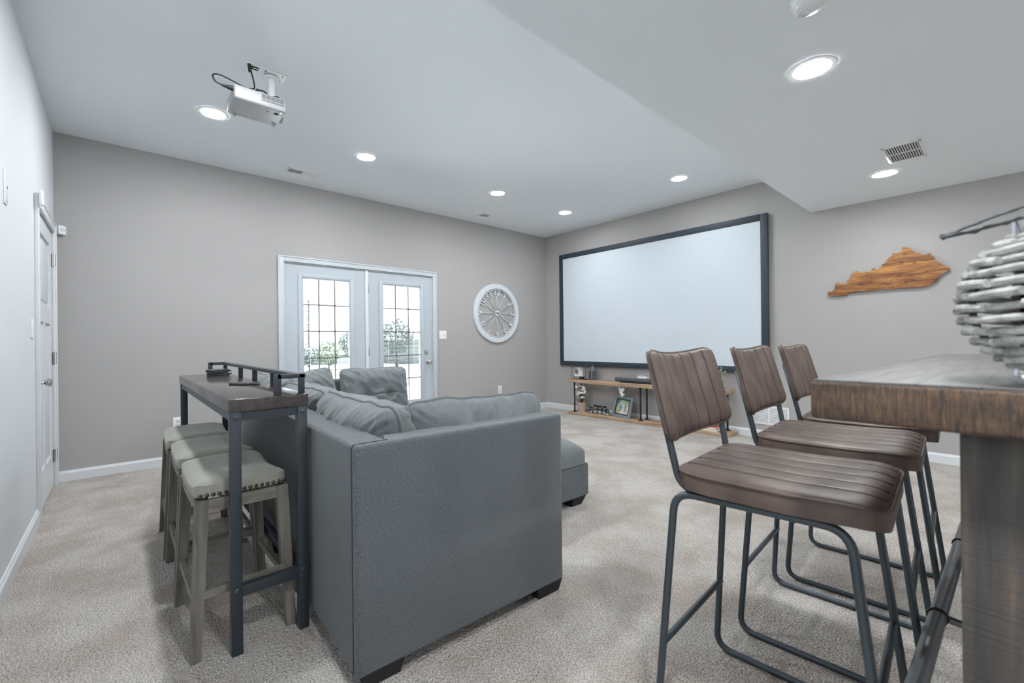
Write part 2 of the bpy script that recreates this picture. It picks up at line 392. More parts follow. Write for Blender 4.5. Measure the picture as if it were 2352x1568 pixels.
def leaf(y0, y1, g0, g1, gz0, gz1, knob):
    bm = bmesh.new(); x0, x1 = PX-.045, PX
    box(bm, x0, x1, y0, g0, .025, DZ-.014); box(bm, x0, x1, g1, y1, .025, DZ-.014)
    box(bm, x0, x1, g0, g1, .025, gz0); box(bm, x0, x1, g0, g1, gz1, DZ-.014)
    lf = link_bm(bm, 'door_leaf', 'door_white', d1)
    bm = bmesh.new(); w = .045
    for (a, b, c, d) in ((g0-w, g0, gz0-w, gz1+w), (g1, g1+w, gz0-w, gz1+w), (g0, g1, gz0-w, gz0), (g0, g1, gz1, gz1+w)):
        box(bm, x1-.002, x1+.014, a, b, c, d, .005)
    for (a, b, c, d) in ((g0-.003, g0+.012, gz0, gz1), (g1-.012, g1+.003, gz0, gz1), (g0, g1, gz0, gz0+.012), (g0, g1, gz1-.012, gz1)):
        box(bm, x1-.03, x1+.008, a, b, c, d, .003)
    link_bm(bm, 'glass_frame', 'door_white', lf, smooth=30)
    bm = bmesh.new()
    box(bm, x1-.012, x1-.009, g0, g1, gz0, gz1); link_bm(bm, 'glass_pane', 'pane_glass', lf)
    bm = bmesh.new()
    for k in (1, 2): yy = g0+(g1-g0)*k/3; box(bm, x1-.008, x1-.002, yy-.0075, yy+.0075, gz0, gz1)
    for k in range(1, 5): zz = gz0+(gz1-gz0)*k/5; box(bm, x1-.008, x1-.002, g0, g1, zz-.0075, zz+.0075)
    link_bm(bm, 'muntin_grille', 'muntin', lf)
    bm = bmesh.new(); z = gz0+.02
    while z < gz1-.02:
        box(bm, x1-.031, x1-.0245, g0+.006, g1-.006, z-.0006, z+.0006, mat=Matrix.Translation((x1-.0275, 0, z)) @ Matrix.Rotation(R(-4), 4, 'Y') @ Matrix.Translation((-(x1-.0275), 0, -z)))
        z += .0165
    for yy in (g0+.09, g1-.09): box(bm, x1-.028, x1-.027, yy-.0008, yy+.0008, gz0, gz1)
    link_bm(bm, 'blind_slats', 'plastic_white', lf)
    return lf
newmat('muntin', (.22, .21, .23), .5)
leafL = leaf(-4.100, -3.201, -3.925, -3.385, .36, 1.872, False)
leafR = leaf(-3.157, -2.265, -2.972, -2.425, .36, 1.872, True)
for z in (.25, 1.02, 1.80):
    for pl, yy in ((leafR, -3.159),):
        bm = bmesh.new(); cyl(bm, (PX+.010, yy, z-.05), .007, .10, 'z', 12); cyl(bm, (PX+.010, yy, z-.055), .005, .11, 'z', 10)
        link_bm(bm, 'hinge', 'nickel', pl, smooth=40)
def knobset(par, x, y, z, axis, sgn, mt='nickel'):
    k = empty('door_knob'); k.parent = par; k.location = (x, y, z)
    prof = [(.033, 0), (.033, .006), (.014, .010), (.011, .030), (.020, .036), (.028, .048), (.027, .058), (.018, .066), (.004, .068)]
    bm = bmesh.new(); lathe(bm, prof)
    o = link_bm(bm, 'door_knob', mt, par, smooth=40); bpy.data.objects.remove(k)
    o.location = (x, y, z); o.rotation_euler = (0, R(90), 0) if axis == 'x' else (R(-90)*sgn, 0, 0); return o
knobset(leafR, PX, -2.320, .862, 'x', 1)
bm = bmesh.new(); lathe(bm, [(.030, 0), (.030, .006), (.026, .012), (.012, .014), (.012, .02), (.002, .021)]); box(bm, -.004, .004, -.016, .016, .014, .034, .002)
o = link_bm(bm, 'deadbolt', 'nickel', leafR, smooth=40); o.location = (PX, -2.345, 1.0); o.rotation_euler = (0, R(90), 0)

# ------------------------------------------------------------------ white interior door (door_2) in wall_left
bm = bmesh.new(); Y = -RL; w = .064
for (a, b) in ((AX0-w, AX0), (AX1, AX1+w)): box(bm, a, b, Y, Y+.018, 0, AZ+w, .004)
box(bm, AX0, AX1, Y, Y+.018, AZ, AZ+w, .004)
for a in (AX0-w-.001, AX1+w-.013): box(bm, a, a+.014, Y, Y+.024, 0, AZ+w+.001, .004)
box(bm, AX0-w, AX1+w, Y, Y+.0235, AZ+w-.014, AZ+w+.0012, .004)
struct(link_bm(bm, 'trim_2', 'trim_white', smooth=30))
d2 = struct(empty('door_2', (0, 0, 0)))
bm = bmesh.new(); a0, a1 = AX0+.004, AX1-.004; y0, y1 = Y-.040, Y-.004
st = .115
box(bm, a0, a0+st, y0, y1, .012, AZ-.004); box(bm, a1-st, a1, y0, y1, .012, AZ-.004)
box(bm, a0+st, a1-st, y0, y1, .012, .26); box(bm, a0+st, a1-st, y0, y1, AZ-.12, AZ-.004); box(bm, a0+st, a1-st, y0, y1, 1.30, 1.43)
mid = (a0+a1)/2; box(bm, mid-.05, mid+.05, y0, y1, .26, 1.30)
slab = link_bm(bm, 'door_leaf', 'trim_white', d2)
def inset(x0, x1, z0, z1):
    bm = bmesh.new(); box(bm, x0-.001, x1+.001, y0+.004, y1-.014, z0-.001, z1+.001)
    box(bm, x0+.03, x1-.03, y0+.006, y1-.006, z0+.03, z1-.03, .006)
    link_bm(bm, 'door_panel', 'trim_white', slab, smooth=30)
inset(a0+st, a1-st, 1.43, AZ-.12); inset(a0+st, mid-.05, .26, 1.30); inset(mid+.05, a1-st, .26, 1.30)
knobset(slab, a1-.07, y1, .885, 'y', 1)
bm = bmesh.new(); box(bm, a1-.001, a1+.003, y0+.008, y1-.002, 1.03, 1.09); link_bm(bm, 'latch_plate', 'nickel', slab)
for z in (.25, 1.03, 1.82):
    bm = bmesh.new(); cyl(bm, (AX0+.001, Y+.004, z-.05), .0075, .10, 'z', 12)
    box(bm, AX0+.004, AX0+.034, Y-.006, Y-.002, z-.047, z+.047); box(bm, AX0-.030, AX0-.002, Y+.017, Y+.0195, z-.047, z+.047)
    for dz in (-.03, 0, .03):
        cyl(bm, (AX0-.016, Y+.0185, z+dz), .004, .003, 'y', 8)
    link_bm(bm, 'hinge', 'nickel', slab, smooth=40)

# ------------------------------------------------------------------ wall plates and sensors
def plate(name, label, cat, w, h, loc, face, style):
    t = empty(name, loc)
    t.rotation_euler = (0, 0, {'+x': R(90), '-y': 0, '+y': R(180)}[face])
    bm = bmesh.new(); box(bm, -w/2, w/2, -.006, 0, -h/2, h/2, .002); link_bm(bm, 'cover_plate', 'plastic_white', t, smooth=30)
    if style == 'toggle':
        n = 2 if w > .08 else 1
        for i in range(n):
            bm = bmesh.new(); x = (i-(n-1)/2)*.046
            box(bm, x-.005, x+.005, -.009, -.005, -.012, .012, .001); box(bm, x-.004, x+.004, -.018, -.006, 0, .008, .001)
            link_bm(bm, 'toggle_switch', 'trim_white', t)
    if style == 'outlet':
        for dz in (-.02, .02):
            bm = bmesh.new(); box(bm, -.017, .017, -.008, -.005, dz-.015, dz+.015, .003)
            s = link_bm(bm, 'socket', 'trim_white', t, smooth=30)
            bm = bmesh.new()
            for x in (-.006, .006): box(bm, x-.001, x+.001, -.0086, -.0078, dz-.003, dz+.007)
            cyl(bm, (0, -.0078, dz-.008), .0022, -.0008, 'y', 8)
            link_bm(bm, 'socket_slots', 'dark_void', s)
    if style == 'plain':
        bm = bmesh.new(); box(bm, -w/2+.01, w/2-.01, -.009, -.005, -h/2+.012, h/2-.012, .003); link_bm(bm, 'faceplate', 'trim_white', t, smooth=30)
        bm = bmesh.new(); box(bm, -.006, .006, -.0100, -.0088, -.006, .006); link_bm(bm, 'indicator', 'vent_dark', t)
    return tag(t, label, cat)
plate('light_switch', 'white double toggle light switch just right of the french doors', 'switch', .115, .118, (0, -2.084, 1.231), '+x', 'toggle')
plate('wall_outlet', 'white wall outlet low on the wall behind the grey nailhead stools', 'outlet', .075, .118, (0, -5.05, .385), '+x', 'outlet')
plate('wall_outlet', 'white wall outlet low beneath the round clock, partly behind the sofa cushion', 'outlet', .072, .118, (0, -1.05, .385), '+x', 'outlet')
plate('light_switch', 'white light switch beside the knob side of the white panel door', 'switch', .072, .118, (1.27, -RL, 1.235), '+y', 'toggle')
plate('wall_control', 'white narrow control plate high on the left wall near the photo edge', 'control', .06, .16, (2.08, -RL, 1.88), '+y', 'plain')
t = empty('door_sensor', (1.125, -RL+.024, 2.075))
bm = bmesh.new(); box(bm, -.016, .016, 0, .020, -.048, .048, .007, 3); link_bm(bm, 'housing', 'plastic_white', t, smooth=40)
tag(t, 'white slim door sensor on the top corner of the white door casing', 'sensor')
t = empty('motion_sensor', (.028, -5.815, 2.088), R(-50))
bm = bmesh.new(); box(bm, -.028, .028, -.02, .02, -.036, .036, .008, 3); link_bm(bm, 'housing', 'plastic_white', t, smooth=40)
bm = bmesh.new(); box(bm, -.018, .018, .018, .0215, -.012, .02, .004, 2); link_bm(bm, 'lens', 'screen_white', t, smooth=40)
bm = bmesh.new(); box(bm, -.012, .012, -.034, -.018, -.02, .02, .002); link_bm(bm, 'mount', 'plastic_white', t)
tag(t, 'small white motion sensor high in the corner beside the white door', 'sensor')

# ------------------------------------------------------------------ ceiling fittings
def downlight(x, y, z, label, r=.075, glow='lamp_glow'):
    t = empty('recessed_light', (x, y, z))
    bm = bmesh.new(); n = 40
    for rr in (0,):
        prof = [(r+.002, -.001), (r+.006, -.006), (r+.024, -.006), (r+.030, -.0005)]
        rings = [[bm.verts.new((a*math.cos(2*math.pi*k/n), a*math.sin(2*math.pi*k/n), b)) for k in range(n)] for a, b in prof]
        for A, B in zip(rings, rings[1:]):
            for k in range(n): bm.faces.new((A[k], A[(k+1) % n], B[(k+1) % n], B[k]))
    link_bm(bm, 'trim_ring', 'plastic_white', t, smooth=40)
    bm = bmesh.new(); lathe(bm, [(r+.003, -.0005), (r+.003, -.003), (r*.9, -.007), (r*.5, -.010), (.004, -.011)], n=32)
    link_bm(bm, 'lamp_lens', glow, t, smooth=True)
    return tag(t, label, 'ceiling light')
downlight(1.192, -4.906, H1, 'round recessed ceiling light beside the hanging projector')
downlight(1.185, -3.687, H1, 'recessed ceiling light above the french doors, just right of the rectangular vent')
downlight(1.211, -2.072, H1, 'round recessed ceiling light on the high ceiling above the space between doors and clock')
downlight(1.199, -.843, H1, 'smallest recessed ceiling light, deepest in the corner between clock and screen', glow='lamp_glow_dimmed')
downlight(2.863, -.846, H1, 'round recessed ceiling light on the high ceiling above the projection screen', glow='lamp_glow_dimmed')
downlight(4.609, -2.898, H2, 'largest recessed ceiling light on the lower ceiling, nearest below the smoke detector')
downlight(4.598, -.822, H2, 'recessed ceiling light on the lower ceiling beside the square air vent', glow='lamp_glow_dimmed')
for x, y, lab in ((7.2, -1.2, 'farthest back beside the right wall'), (7.2, -3.0, 'middle of the row behind the photographer'), (7.2, -4.8, 'near the left wall behind the photographer'), (5.3, -4.9, 'directly above the photographer')):  # downlights added out of view to fill the room with light
    downlight(x, y, H2, 'added unseen fill light on the lower ceiling, '+lab, glow='lamp_glow_fill')
downlight(2.863, -4.906, H1, 'added unseen fill light on the high ceiling above the near end of the console table', glow='lamp_glow_fill')  # added lamp out of view, brightens the left wall and near carpet

def vent(name, label, w, h, mat4, nx, split, z0=0, twoway=False):
    """in local xy plane facing -z; w along x, h along y; nx slats along x"""
    t = empty(name); t.matrix_world = mat4
    bm = bmesh.new(); f = .016
    for (a, b, c, d) in ((-w/2, w/2, -h/2, -h/2+f), (-w/2, w/2, h/2-f, h/2), (-w/2, -w/2+f, -h/2, h/2), (w/2-f, w/2, -h/2, h/2)):
        box(bm, a, b, c, d, -.007, 0, .002)
    if split == 'x': box(bm, -.005, .005, -h/2+f, h/2-f, -.007, 0)
    else: box(bm, -w/2+f, w/2-f, -.005, .005, -.007, 0)
    link_bm(bm, 'vent_frame', 'plastic_white', t, smooth=30)
    bm = bmesh.new(); box(bm, -w/2+f, w/2-f, -h/2+f, h/2-f, -.0012, -.0004); link_bm(bm, 'vent_duct', 'vent_dark', t)
    bm = bmesh.new()
    if twoway:
        for i in range(nx):
            y = -h/2+f+(h-2*f)*(i+.5)/nx
            for (xa, xb, sg) in ((-w/2+f, -.005, 1), (.005, w/2-f, -1)):
                box(bm, xa, xb, -.0075, .0075, -.0006, .0006, mat=Matrix.Translation((0, y, -.004)) @ Matrix.Rotation(R(38*sg), 4, 'X'))
    for i in range(0 if twoway else nx):
        x = -w/2+f+(w-2*f)*(i+.5)/nx
        Mx = Matrix.Translation((x, 0, -.004)) @ Matrix.Rotation(R(35), 4, 'Y')
        box(bm, -.0045, .0045, -h/2+f, h/2-f, -.0007, .0007, mat=Mx)
    link_bm(bm, 'vent_louvers', 'plastic_white', t)
    return tag(t, label, 'air vent')
vent('ceiling_vent', 'rectangular white ceiling vent near the back wall, left of the french doors', .30, .13, Matrix.Translation((.39, -4.03, H1)) @ Matrix.Rotation(R(90), 4, 'Z'), 7, 'x', twoway=True)
vent('ceiling_vent', 'small far ceiling vent near the back wall, above the gap between doors and clock', .28, .13, Matrix.Translation((.39, -1.56, H1)) @ Matrix.Rotation(R(90), 4, 'Z'), 7, 'x', twoway=True)
vent('ceiling_vent', 'square white slatted air vent on the lower ceiling', .21, .38, Matrix.Translation((4.765, -1.25, H2)), 13, 'y')
vent('return_grille', 'white louvered return grille low on the right wall behind the leather stools', .40, .21, Matrix.Translation((3.46, 0, .26)) @ Matrix.Rotation(R(90), 4, 'X') @ Matrix.Rotation(R(180), 4, 'Y') @ Matrix.Rotation(R(180), 4, 'X'), 2, 'x')
# replace its two louvers by a dense stack of horizontal ones
g = [o for o in bpy.data.objects if o.name.startswith('return_grille')][0]
g.matrix_world = Matrix.Translation((3.46, 0, .26)) @ Matrix.Rotation(R(-90), 4, 'X')
g.matrix_world = Matrix.Translation((3.46, 0, .26)) @ Matrix(((1, 0, 0, 0), (0, 0, 1, 0), (0, -1, 0, 0), (0, 0, 0, 1)))
for c in kids(g):
    if c.name.startswith('vent_louvers'):
        bm = bmesh.new()
        for i in range(14):
            y = -.105+.016+(.21-.032)*(i+.5)/14
            box(bm, -.184, .184, -.0045, .0045, -.0007, .0007, mat=Matrix.Translation((0, y, -.004)) @ Matrix.Rotation(R(-35), 4, 'X'))
        bm.to_mesh(c.data); bm.free()
t = empty('smoke_detector', (4.735, -3.43, H2))
bm = bmesh.new(); lathe(bm, [(.068, 0), (.068, -.012), (.060, -.018), (.055, -.034), (.045, -.042), (.02, -.044), (.002, -.044)]); link_bm(bm, 'housing', 'plastic_white', t, smooth=40)
bm = bmesh.new()
tube(bm, [(-.022+.020*math.cos(a*math.pi/8), .010+.020*math.sin(a*math.pi/8), -.0445) for a in range(16)], .002, 6, closed=True); link_bm(bm, 'test_button', 'screen_white', t, smooth=True)
tag(t, 'round white smoke detector on the lower ceiling, cut by the top photo edge', 'smoke detector')

# ------------------------------------------------------------------ projector
t = empty('ceiling_projector', (2.025, -4.785, 2.66)); pr = t
bm = bmesh.new(); box(bm, -.125, .125, -.145, .145, -.042, .042, .012, 3); body = link_bm(bm, 'body', 'projector_white', t, smooth=40)
bm = bmesh.new()
for i in range(5):
    for (z0, z1) in ((.004, .034), (-.010, .000)):
        for k in range(5 if z1 > .01 else 1):
            zz0 = z0+(z1-z0)*k/(5 if z1 > .01 else 1); zz1 = zz0+(z1-z0)/(5 if z1 > .01 else 1)-.0015
            box(bm, .1245, .1262, .003+i*.026, .0265+i*.026, zz0, zz1)
link_bm(bm, 'air_grille', 'projector_grille', body)
bm = bmesh.new(); cyl(bm, (-.06, .143, 0), .034, .02, 'y', 24); link_bm(bm, 'lens_ring', 'projector_white', body, smooth=40)
bm = bmesh.new(); cyl(bm, (-.06, .1625, 0), .026, .002, 'y', 24); link_bm(bm, 'lens', 'rubber_black', body)
bm = bmesh.new(); box(bm, .055, .080, .085, .110, -.0435, -.0415, .0); link_bm(bm, 'control_window', 'dark_void', body)
bm = bmesh.new(); box(bm, .062, .070, .045, .050, -.0435, -.0415); link_bm(bm, 'indicator_slot', 'dark_void', body)
for (x, y) in ((.10, .12), (-.09, .12), (-.1, -.11)):
    bm = bmesh.new(); lathe(bm, [(.012, 0), (.012, -.01), (.008, -.016), (.002, -.017)], (x, y, -.042), 12); link_bm(bm, 'foot', 'projector_white', body, smooth=40)
zc = H1-2.66
bm = bmesh.new(); box(bm, -.085, .045, -.065, .175, zc-.006, zc, .002); mp = link_bm(bm, 'ceiling_plate', 'plastic_white', t, smooth=30)
for xa in (-.012, .014):
    bm = bmesh.new(); box(bm, xa, xa+.011, -.03, .012, zc-.008, zc-.0055); link_bm(bm, 'plate_slot', 'dark_void', mp)
for (x, y) in ((.02, .05), (.02, .15), (-.05, .15)):
    bm = bmesh.new(); cyl(bm, (x, y, zc-.007), .005, .002, 'z', 10); link_bm(bm, 'plate_screw', 'dark_void', mp)
bm = bmesh.new(); cyl(bm, (-.03, .095, .055), .022, zc-.06, 'z', 20); lathe(bm, [(.022, 0), (.045, .0), (.045, .012), (.022, .02)], (-.03, .095, zc-.026)); box(bm, -.07, .01, .055, .135, .055, .072, .004)
link_bm(bm, 'mount_post', 'plastic_white', t, smooth=40)
bm = bmesh.new()
for k, a in enumerate((30, 150, 270)):
    tube(bm, [(-.03, .095, .06), (-.03+.09*math.cos(R(a)), .06+.09*math.sin(R(a)), .045), (-.03+.095*math.cos(R(a)), .06+.095*math.sin(R(a)), .04)], .006, 8)
link_bm(bm, 'mount_arms', 'nickel', t, smooth=True)
def sm(pts, n=8):
    pts = [Vector(p) for p in pts]; out = []
    for i in range(len(pts)-1):
        p0 = pts[max(i-1, 0)]; p1 = pts[i]; p2 = pts[i+1]; p3 = pts[min(i+2, len(pts)-1)]
        for k in range(n):
            s = k/n; out.append(.5*((2*p1)+(-p0+p2)*s+(2*p0-5*p1+4*p2-p3)*s*s+(-p0+3*p1-3*p2+p3)*s**3))
    out.append(pts[-1]); return out
def cable(name, pts, r, mat, parent, n=8):
    bm = bmesh.new(); tube(bm, sm(pts, n), r, 8); return link_bm(bm, name, mat, parent, smooth=True)
bm = bmesh.new(); cyl(bm, (.09, -.175, .022), .012, .03, 'y', 12, .016); cyl(bm, (.09, -.205, .022), .007, .03, 'y', 12, .010); link_bm(bm, 'power_plug', 'rubber_black', t, smooth=40)
cable('power_cable', [(.09, -.203, .022), (.085, -.235, .035), (.07, -.245, .075), (.05, -.21, .10), (.06, -.15, .085), (.07, -.09, .065), (.06, -.05, .07), (.045, -.02, .10), (.02, -.035, zc-.03), (.0, -.02, zc-.006)], .0045, 'rubber_black', t)
cable('video_cable', [(.05, -.06, .044), (.06, -.02, .07), (.055, .03, .085), (.05, .07, .06), (.05, .09, .075), (.045, .12, .08), (.04, .135, .044)], .0045, 'rubber_black', t)
bm = bmesh.new(); cyl(bm, (.03, -.045, zc-.055), .006, .05, 'z', 12, .012); link_bm(bm, 'cable_plug', 'rubber_black', t, smooth=40)
bm = bmesh.new(); cyl(bm, (.045, -.005, .042), .009, .05, 'z', 12, .006); link_bm(bm, 'cable_plug', 'rubber_black', t, smooth=40)
tag(t, 'white projector hanging from the ceiling mount with black cables', 'projector')

# ------------------------------------------------------------------ projection screen
t = empty('projection_screen', (1.925, -.035, 1.634)); hw, hh = 1.558, .902; fw = .075
bm = bmesh.new()
def frame_bars(bm, hw, hh, fw, y0, y1, bev):
    box(bm, -hw, -hw+fw, y0, y1, -hh, hh, bev); box(bm, hw-fw, hw, y0, y1, -hh, hh, bev)
    box(bm, -hw+fw, hw-fw, y0, y1, -hh, -hh+fw, bev); box(bm, -hw+fw, hw-fw, y0, y1, hh-fw, hh, bev)
frame_bars(bm, hw, hh, fw, -.022, .02, .005); link_bm(bm, 'frame', 'frame_navy', t, smooth=30)
mbox('screen_sheet', 'screen_white', t, -hw+fw-.002, hw-fw+.002, -.012, -.008, -hh+fw-.002, hh-fw+.002)
for x in (-1.2, 0, 1.2):
    for z0 in (-hh+.01, hh-.06):
        bm = bmesh.new(); box(bm, x-.03, x+.03, .018, .035, z0, z0+.05); link_bm(bm, 'wall_bracket', 'black_metal', t)
tag(t, 'large blank white projection screen in a dark frame on the right wall', 'projection screen')

# ------------------------------------------------------------------ clock
CKY, CKZ, CR = -1.105, 1.566, .455
t = empty('wall_clock', (0, CKY, CKZ))
def ringtube(bm, r0, r1, x0, x1, n=96):
    pr_ = [(r0, x0), (r0, x1-.006), (r0+.006, x1), (r1-.010, x1), (r1, x1-.010), (r1, x0)]
    rings = [[bm.verts.new((x, r*math.sin(2*math.pi*k/n), r*math.cos(2*math.pi*k/n))) for k in range(n)] for r, x in pr_]
    for i in range(len(rings)):
        A, B = rings[i], rings[(i+1) % len(rings)]
        for k in range(n): bm.faces.new((A[k], A[(k+1) % n], B[(k+1) % n], B[k]))
bm = bmesh.new(); ringtube(bm, CR-.078, CR, .002, .034); link_bm(bm, 'rim', 'clock_white', t, smooth=40)
bm = bmesh.new(); ringtube(bm, CR-.094, CR-.086, .010, .024, 96); link_bm(bm, 'inner_ring', 'clock_white', t, smooth=40)
bm = bmesh.new(); cyl(bm, (.004, 0, 0), .042, .026, 'x', 32); cyl(bm, (.030, 0, 0), .016, .008, 'x', 20); link_bm(bm, 'hub', 'clock_white', t, smooth=40)
for k in range(12):
    a = 2*math.pi*k/12
    rr = (.27 if k in (0, 10, 11) else .285)
    bm = bmesh.new(); tube(bm, [(.014, .03*math.sin(a), .03*math.cos(a)), (.014, rr*math.sin(a), rr*math.cos(a))], .0045, 8)
    if k in (1, 2, 4, 5, 7, 11):
        pass
    link_bm(bm, 'spoke', 'clock_white', t, smooth=True)
    cu = bpy.data.curves.new('num', 'FONT'); cu.body = str(12 if k == 0 else k); cu.size = .135; cu.extrude = .005; cu.offset = .0015
    cu.align_x = 'CENTER'; cu.align_y = 'CENTER'
    to = bpy.data.objects.new('num', cu); COL.objects.link(to)
    dg = bpy.context.evaluated_depsgraph_get(); me = bpy.data.meshes.new_from_object(to.evaluated_get(dg))
    bpy.data.objects.remove(to); me.materials.clear(); me.materials.append(MATS['clock_white'])
    no = bpy.data.objects.new('numeral', me); COL.objects.link(no); no.parent = t
    rn = .322
    # text plane xy -> world: text x -> +y, text y -> +z, normal -> +x, rotated radially
    Bm = Matrix(((0, 0, 1), (1, 0, 0), (0, 1, 0))).to_4x4()
    no.matrix_local = Matrix.Translation((.014, rn*math.sin(a), rn*math.cos(a))) @ Bm @ Matrix.Rotation(-a, 4, 'Z')
for ln, w_, ang in ((.10, .010, R(300)), (.13, .008, R(112))):
    bm = bmesh.new(); c, s = math.cos(ang), math.sin(ang)
    pts = [(-w_, -.03), (w_, -.03), (w_*.4, ln), (-w_*.4, ln)]
    vs = [[bm.verts.new((x, p[0]*c+p[1]*s, -p[0]*s+p[1]*c)) for p in pts] for x in (.036, .038)]
    bm.faces.new(vs[0]); bm.faces.new(vs[1][::-1])
    for i in range(4): bm.faces.new((vs[0][i], vs[0][(i+1) % 4], vs[1][(i+1) % 4], vs[1][i]))
    link_bm(bm, 'clock_hand', 'clock_white', t)
tag(t, 'large round openwork white clock with thin spokes on the back wall', 'clock')

# ------------------------------------------------------------------ state shaped wooden sign
zp = [(145,940),(150,905),(185,895),(215,902),(225,875),(262,850),(258,790),(290,755),(330,762),(365,775),(455,770),(450,730),(470,700),(530,695),(512,640),(555,590),(610,570),(640,585),(720,600),(750,575),(800,585),(850,540),(885,518),(900,548),(940,550),(1005,490),(1005,465),(1040,460),(1095,380),(1170,320),(1175,290),(1260,285),(1330,262),(1320,215),(1345,190),(1400,195),(1450,200),(1475,225),(1470,250),(1520,250),(1545,280),(1600,285),(1650,310),(1700,310),(1770,280),(1790,320),(1830,340),(1865,410),(1930,445),(2000,480),(2080,520),(2080,540),(2060,565),(2000,600),(1920,640),(1910,680),(1850,740),(1740,800),(1670,820),(1300,840),(900,875),(475,910),(460,945),(430,960),(180,968)]
pts = []
for X_, Y_ in zp:
    px, py = 1880+X_/6.918, 540+Y_/6.918
    d = F+R2*((px-1176)/1007.765)-U2*((py-784)/1007.765); k = (-.03-CAM.y)/d.y; p = CAM+d*k; pts.append((p.x, p.z))
cx = sum(p[0] for p in pts)/len(pts); cz = sum(p[1] for p in pts)/len(pts)
signq.inputs[2].default_value = -(1.728-cz)/.0892
t = empty('wooden_state_sign', (cx, 0, cz))
bm = bmesh.new(); A = [bm.verts.new((x-cx, -.030, z-cz)) for x, z in pts]; B = [bm.verts.new((x-cx, -.010, z-cz)) for x, z in pts]
from mathutils.geometry import tessellate_polygon
for i, j, k in tessellate_polygon([[Vector((x, z, 0)) for x, z in pts]]): bm.faces.new((A[i], A[j], A[k])); bm.faces.new((B[k], B[j], B[i]))
for i in range(len(A)): bm.faces.new((A[i], A[(i+1) % len(A)], B[(i+1) % len(A)], B[i]))
link_bm(bm, 'plank_board', 'sign_wood', t)
bm = bmesh.new(); box(bm, -.12, .22, -.010, 0, -.08, -.06); box(bm, -.02, .2, -.010, 0, .05, .07); link_bm(bm, 'backing_strip', 'pine', t)
tag(t, 'stained wooden plank sign cut in a long pointed state outline on the right wall', 'wall decor')

# ------------------------------------------------------------------ low shelf
SX0, SX1, SY0, SY1 = .722, 3.135, -.275, -.035
t = empty('low_shelf', (0, 0, 0))
mbox('upper_board', 'pine', t, SX0, SX1-.03, SY0, SY1, .488, .537, bev=.003)
mbox('lower_board', 'pine', t, SX0, SX1, SY0, SY1, 0, .043, bev=.003)
for x in (.815, 1.965, 3.035):
    for y in (SY0+.045, SY1-.04):
        bm = bmesh.new(); cyl(bm, (x, y, .043), .0115, .445, 'z', 14); lathe(bm, [(.034, 0), (.034, .005), (.018, .007), (.018, .018), (.012, .02)], (x, y, .043), 20)
        lathe(bm, [(.012, -.02), (.018, -.018), (.018, -.007), (.034, -.005), (.034, 0)], (x, y, .488), 20)
        link_bm(bm, 'pipe_leg', 'iron_black', t, smooth=40)
tag(t, 'long low pine shelf on black pipe legs under the projection screen', 'shelf')
ZT, ZB = .537, .043
# wire photo frame
t = empty('wire_photo_frame', (.875, -.155, ZT))
bm = bmesh.new()
def wire(bm, a, b, r=.003): tube(bm, [a, b], r, 6)
yb = {-1: -.05, 1: .04}
for s in (-1, 1):
    y = yb[s]; yt = y+(.012 if s < 0 else -.012)
    X0, X1, Z1 = (-.150, .150, .228)
    lean = .012
    C_ = [(X0, y, .003), (X1-.02, y, .003), (X1, y+.0, Z1), (X0+.03, y, Z1)]
    for i in range(4): wire(bm, C_[i], C_[(i+1) % 4])
for (x, z) in ((-.15, .003), (.13, .003), (.15, .228), (-.12, .228)): wire(bm, (x, -.05, z), (x, .04, z))
for x in (-.085, .085): wire(bm, (x, -.052, .003), (x+.01, -.052, .228))
for z in (.045, .185): wire(bm, (-.145, -.052, z), (.145, -.052, z))
link_bm(bm, 'wire_cage', 'wire_dark', t)
def printed(name, parent, w, h, rows, pal, loc, rot):
    ny = len(rows); nx = len(rows[0]); bm = bmesh.new(); lay = bm.loops.layers.float_color.new('Col')
    vs = [[bm.verts.new((-w/2+w*i/nx, 0, -h/2+h*j/ny)) for i in range(nx+1)] for j in range(ny+1)]
    for j in range(ny):
        for i in range(nx):
            f = bm.faces.new((vs[j][i], vs[j][i+1], vs[j+1][i+1], vs[j+1][i])); c = pal[rows[ny-1-j][i]]
            pass
    for j in range(ny+1):
        for i in range(nx+1):
            cs = [pal[rows[ny-1-b][a]] for b in (j-1, j) for a in (i-1, i) if 0 <= b < ny and 0 <= a < nx]
            c = [sum(q[k] for q in cs)/len(cs) for k in range(3)]
            for l in vs[j][i].link_loops: l[lay] = (*c, 1)
    me = bpy.data.meshes.new(name); bm.to_mesh(me); bm.free(); me.materials.append(MATS['print'])
    o = bpy.data.objects.new(name, me); COL.objects.link(o); o.parent = parent; o.location = loc; o.rotation_euler = rot
    return o
G = {'w': (.75, .75, .73), 'k': (.05, .05, .05), 'g': (.22, .22, .22), 'l': (.45, .45, .44), 'n': (.12, .25, .10), 'm': (.30, .42, .18), 'y': (.45, .50, .25), 't': (.08, .18, .12), 'b': (.45, .55, .70), 'p': (.30, .22, .38), 's': (.62, .50, .40), 'd': (.08, .09, .14), 'o': (.5, .36, .22)}
bw = ['ggllllggg', 'gggllwlgg', 'ggglwwwlg', 'gkggllwwl', 'kkkglwwwl', 'gkkgwwwwl', 'ggkglwwwl', 'llggwwwww', 'wwllwwwww', 'wwwwwwwww']
mbox('mat_board', 'page_cream', t, -.082, .092, -.051, -.048, .047, .183)
printed('photo_print', t, .150, .118, bw, G, (.005, -.0516, .115), (0, 0, 0))
mbox('frame_base', 'dark_void', t, .02, .085, -.05, -.02, .005, .045)
tag(t, 'open wire frame with a black and white photo on the pine shelf left end', 'picture frame')
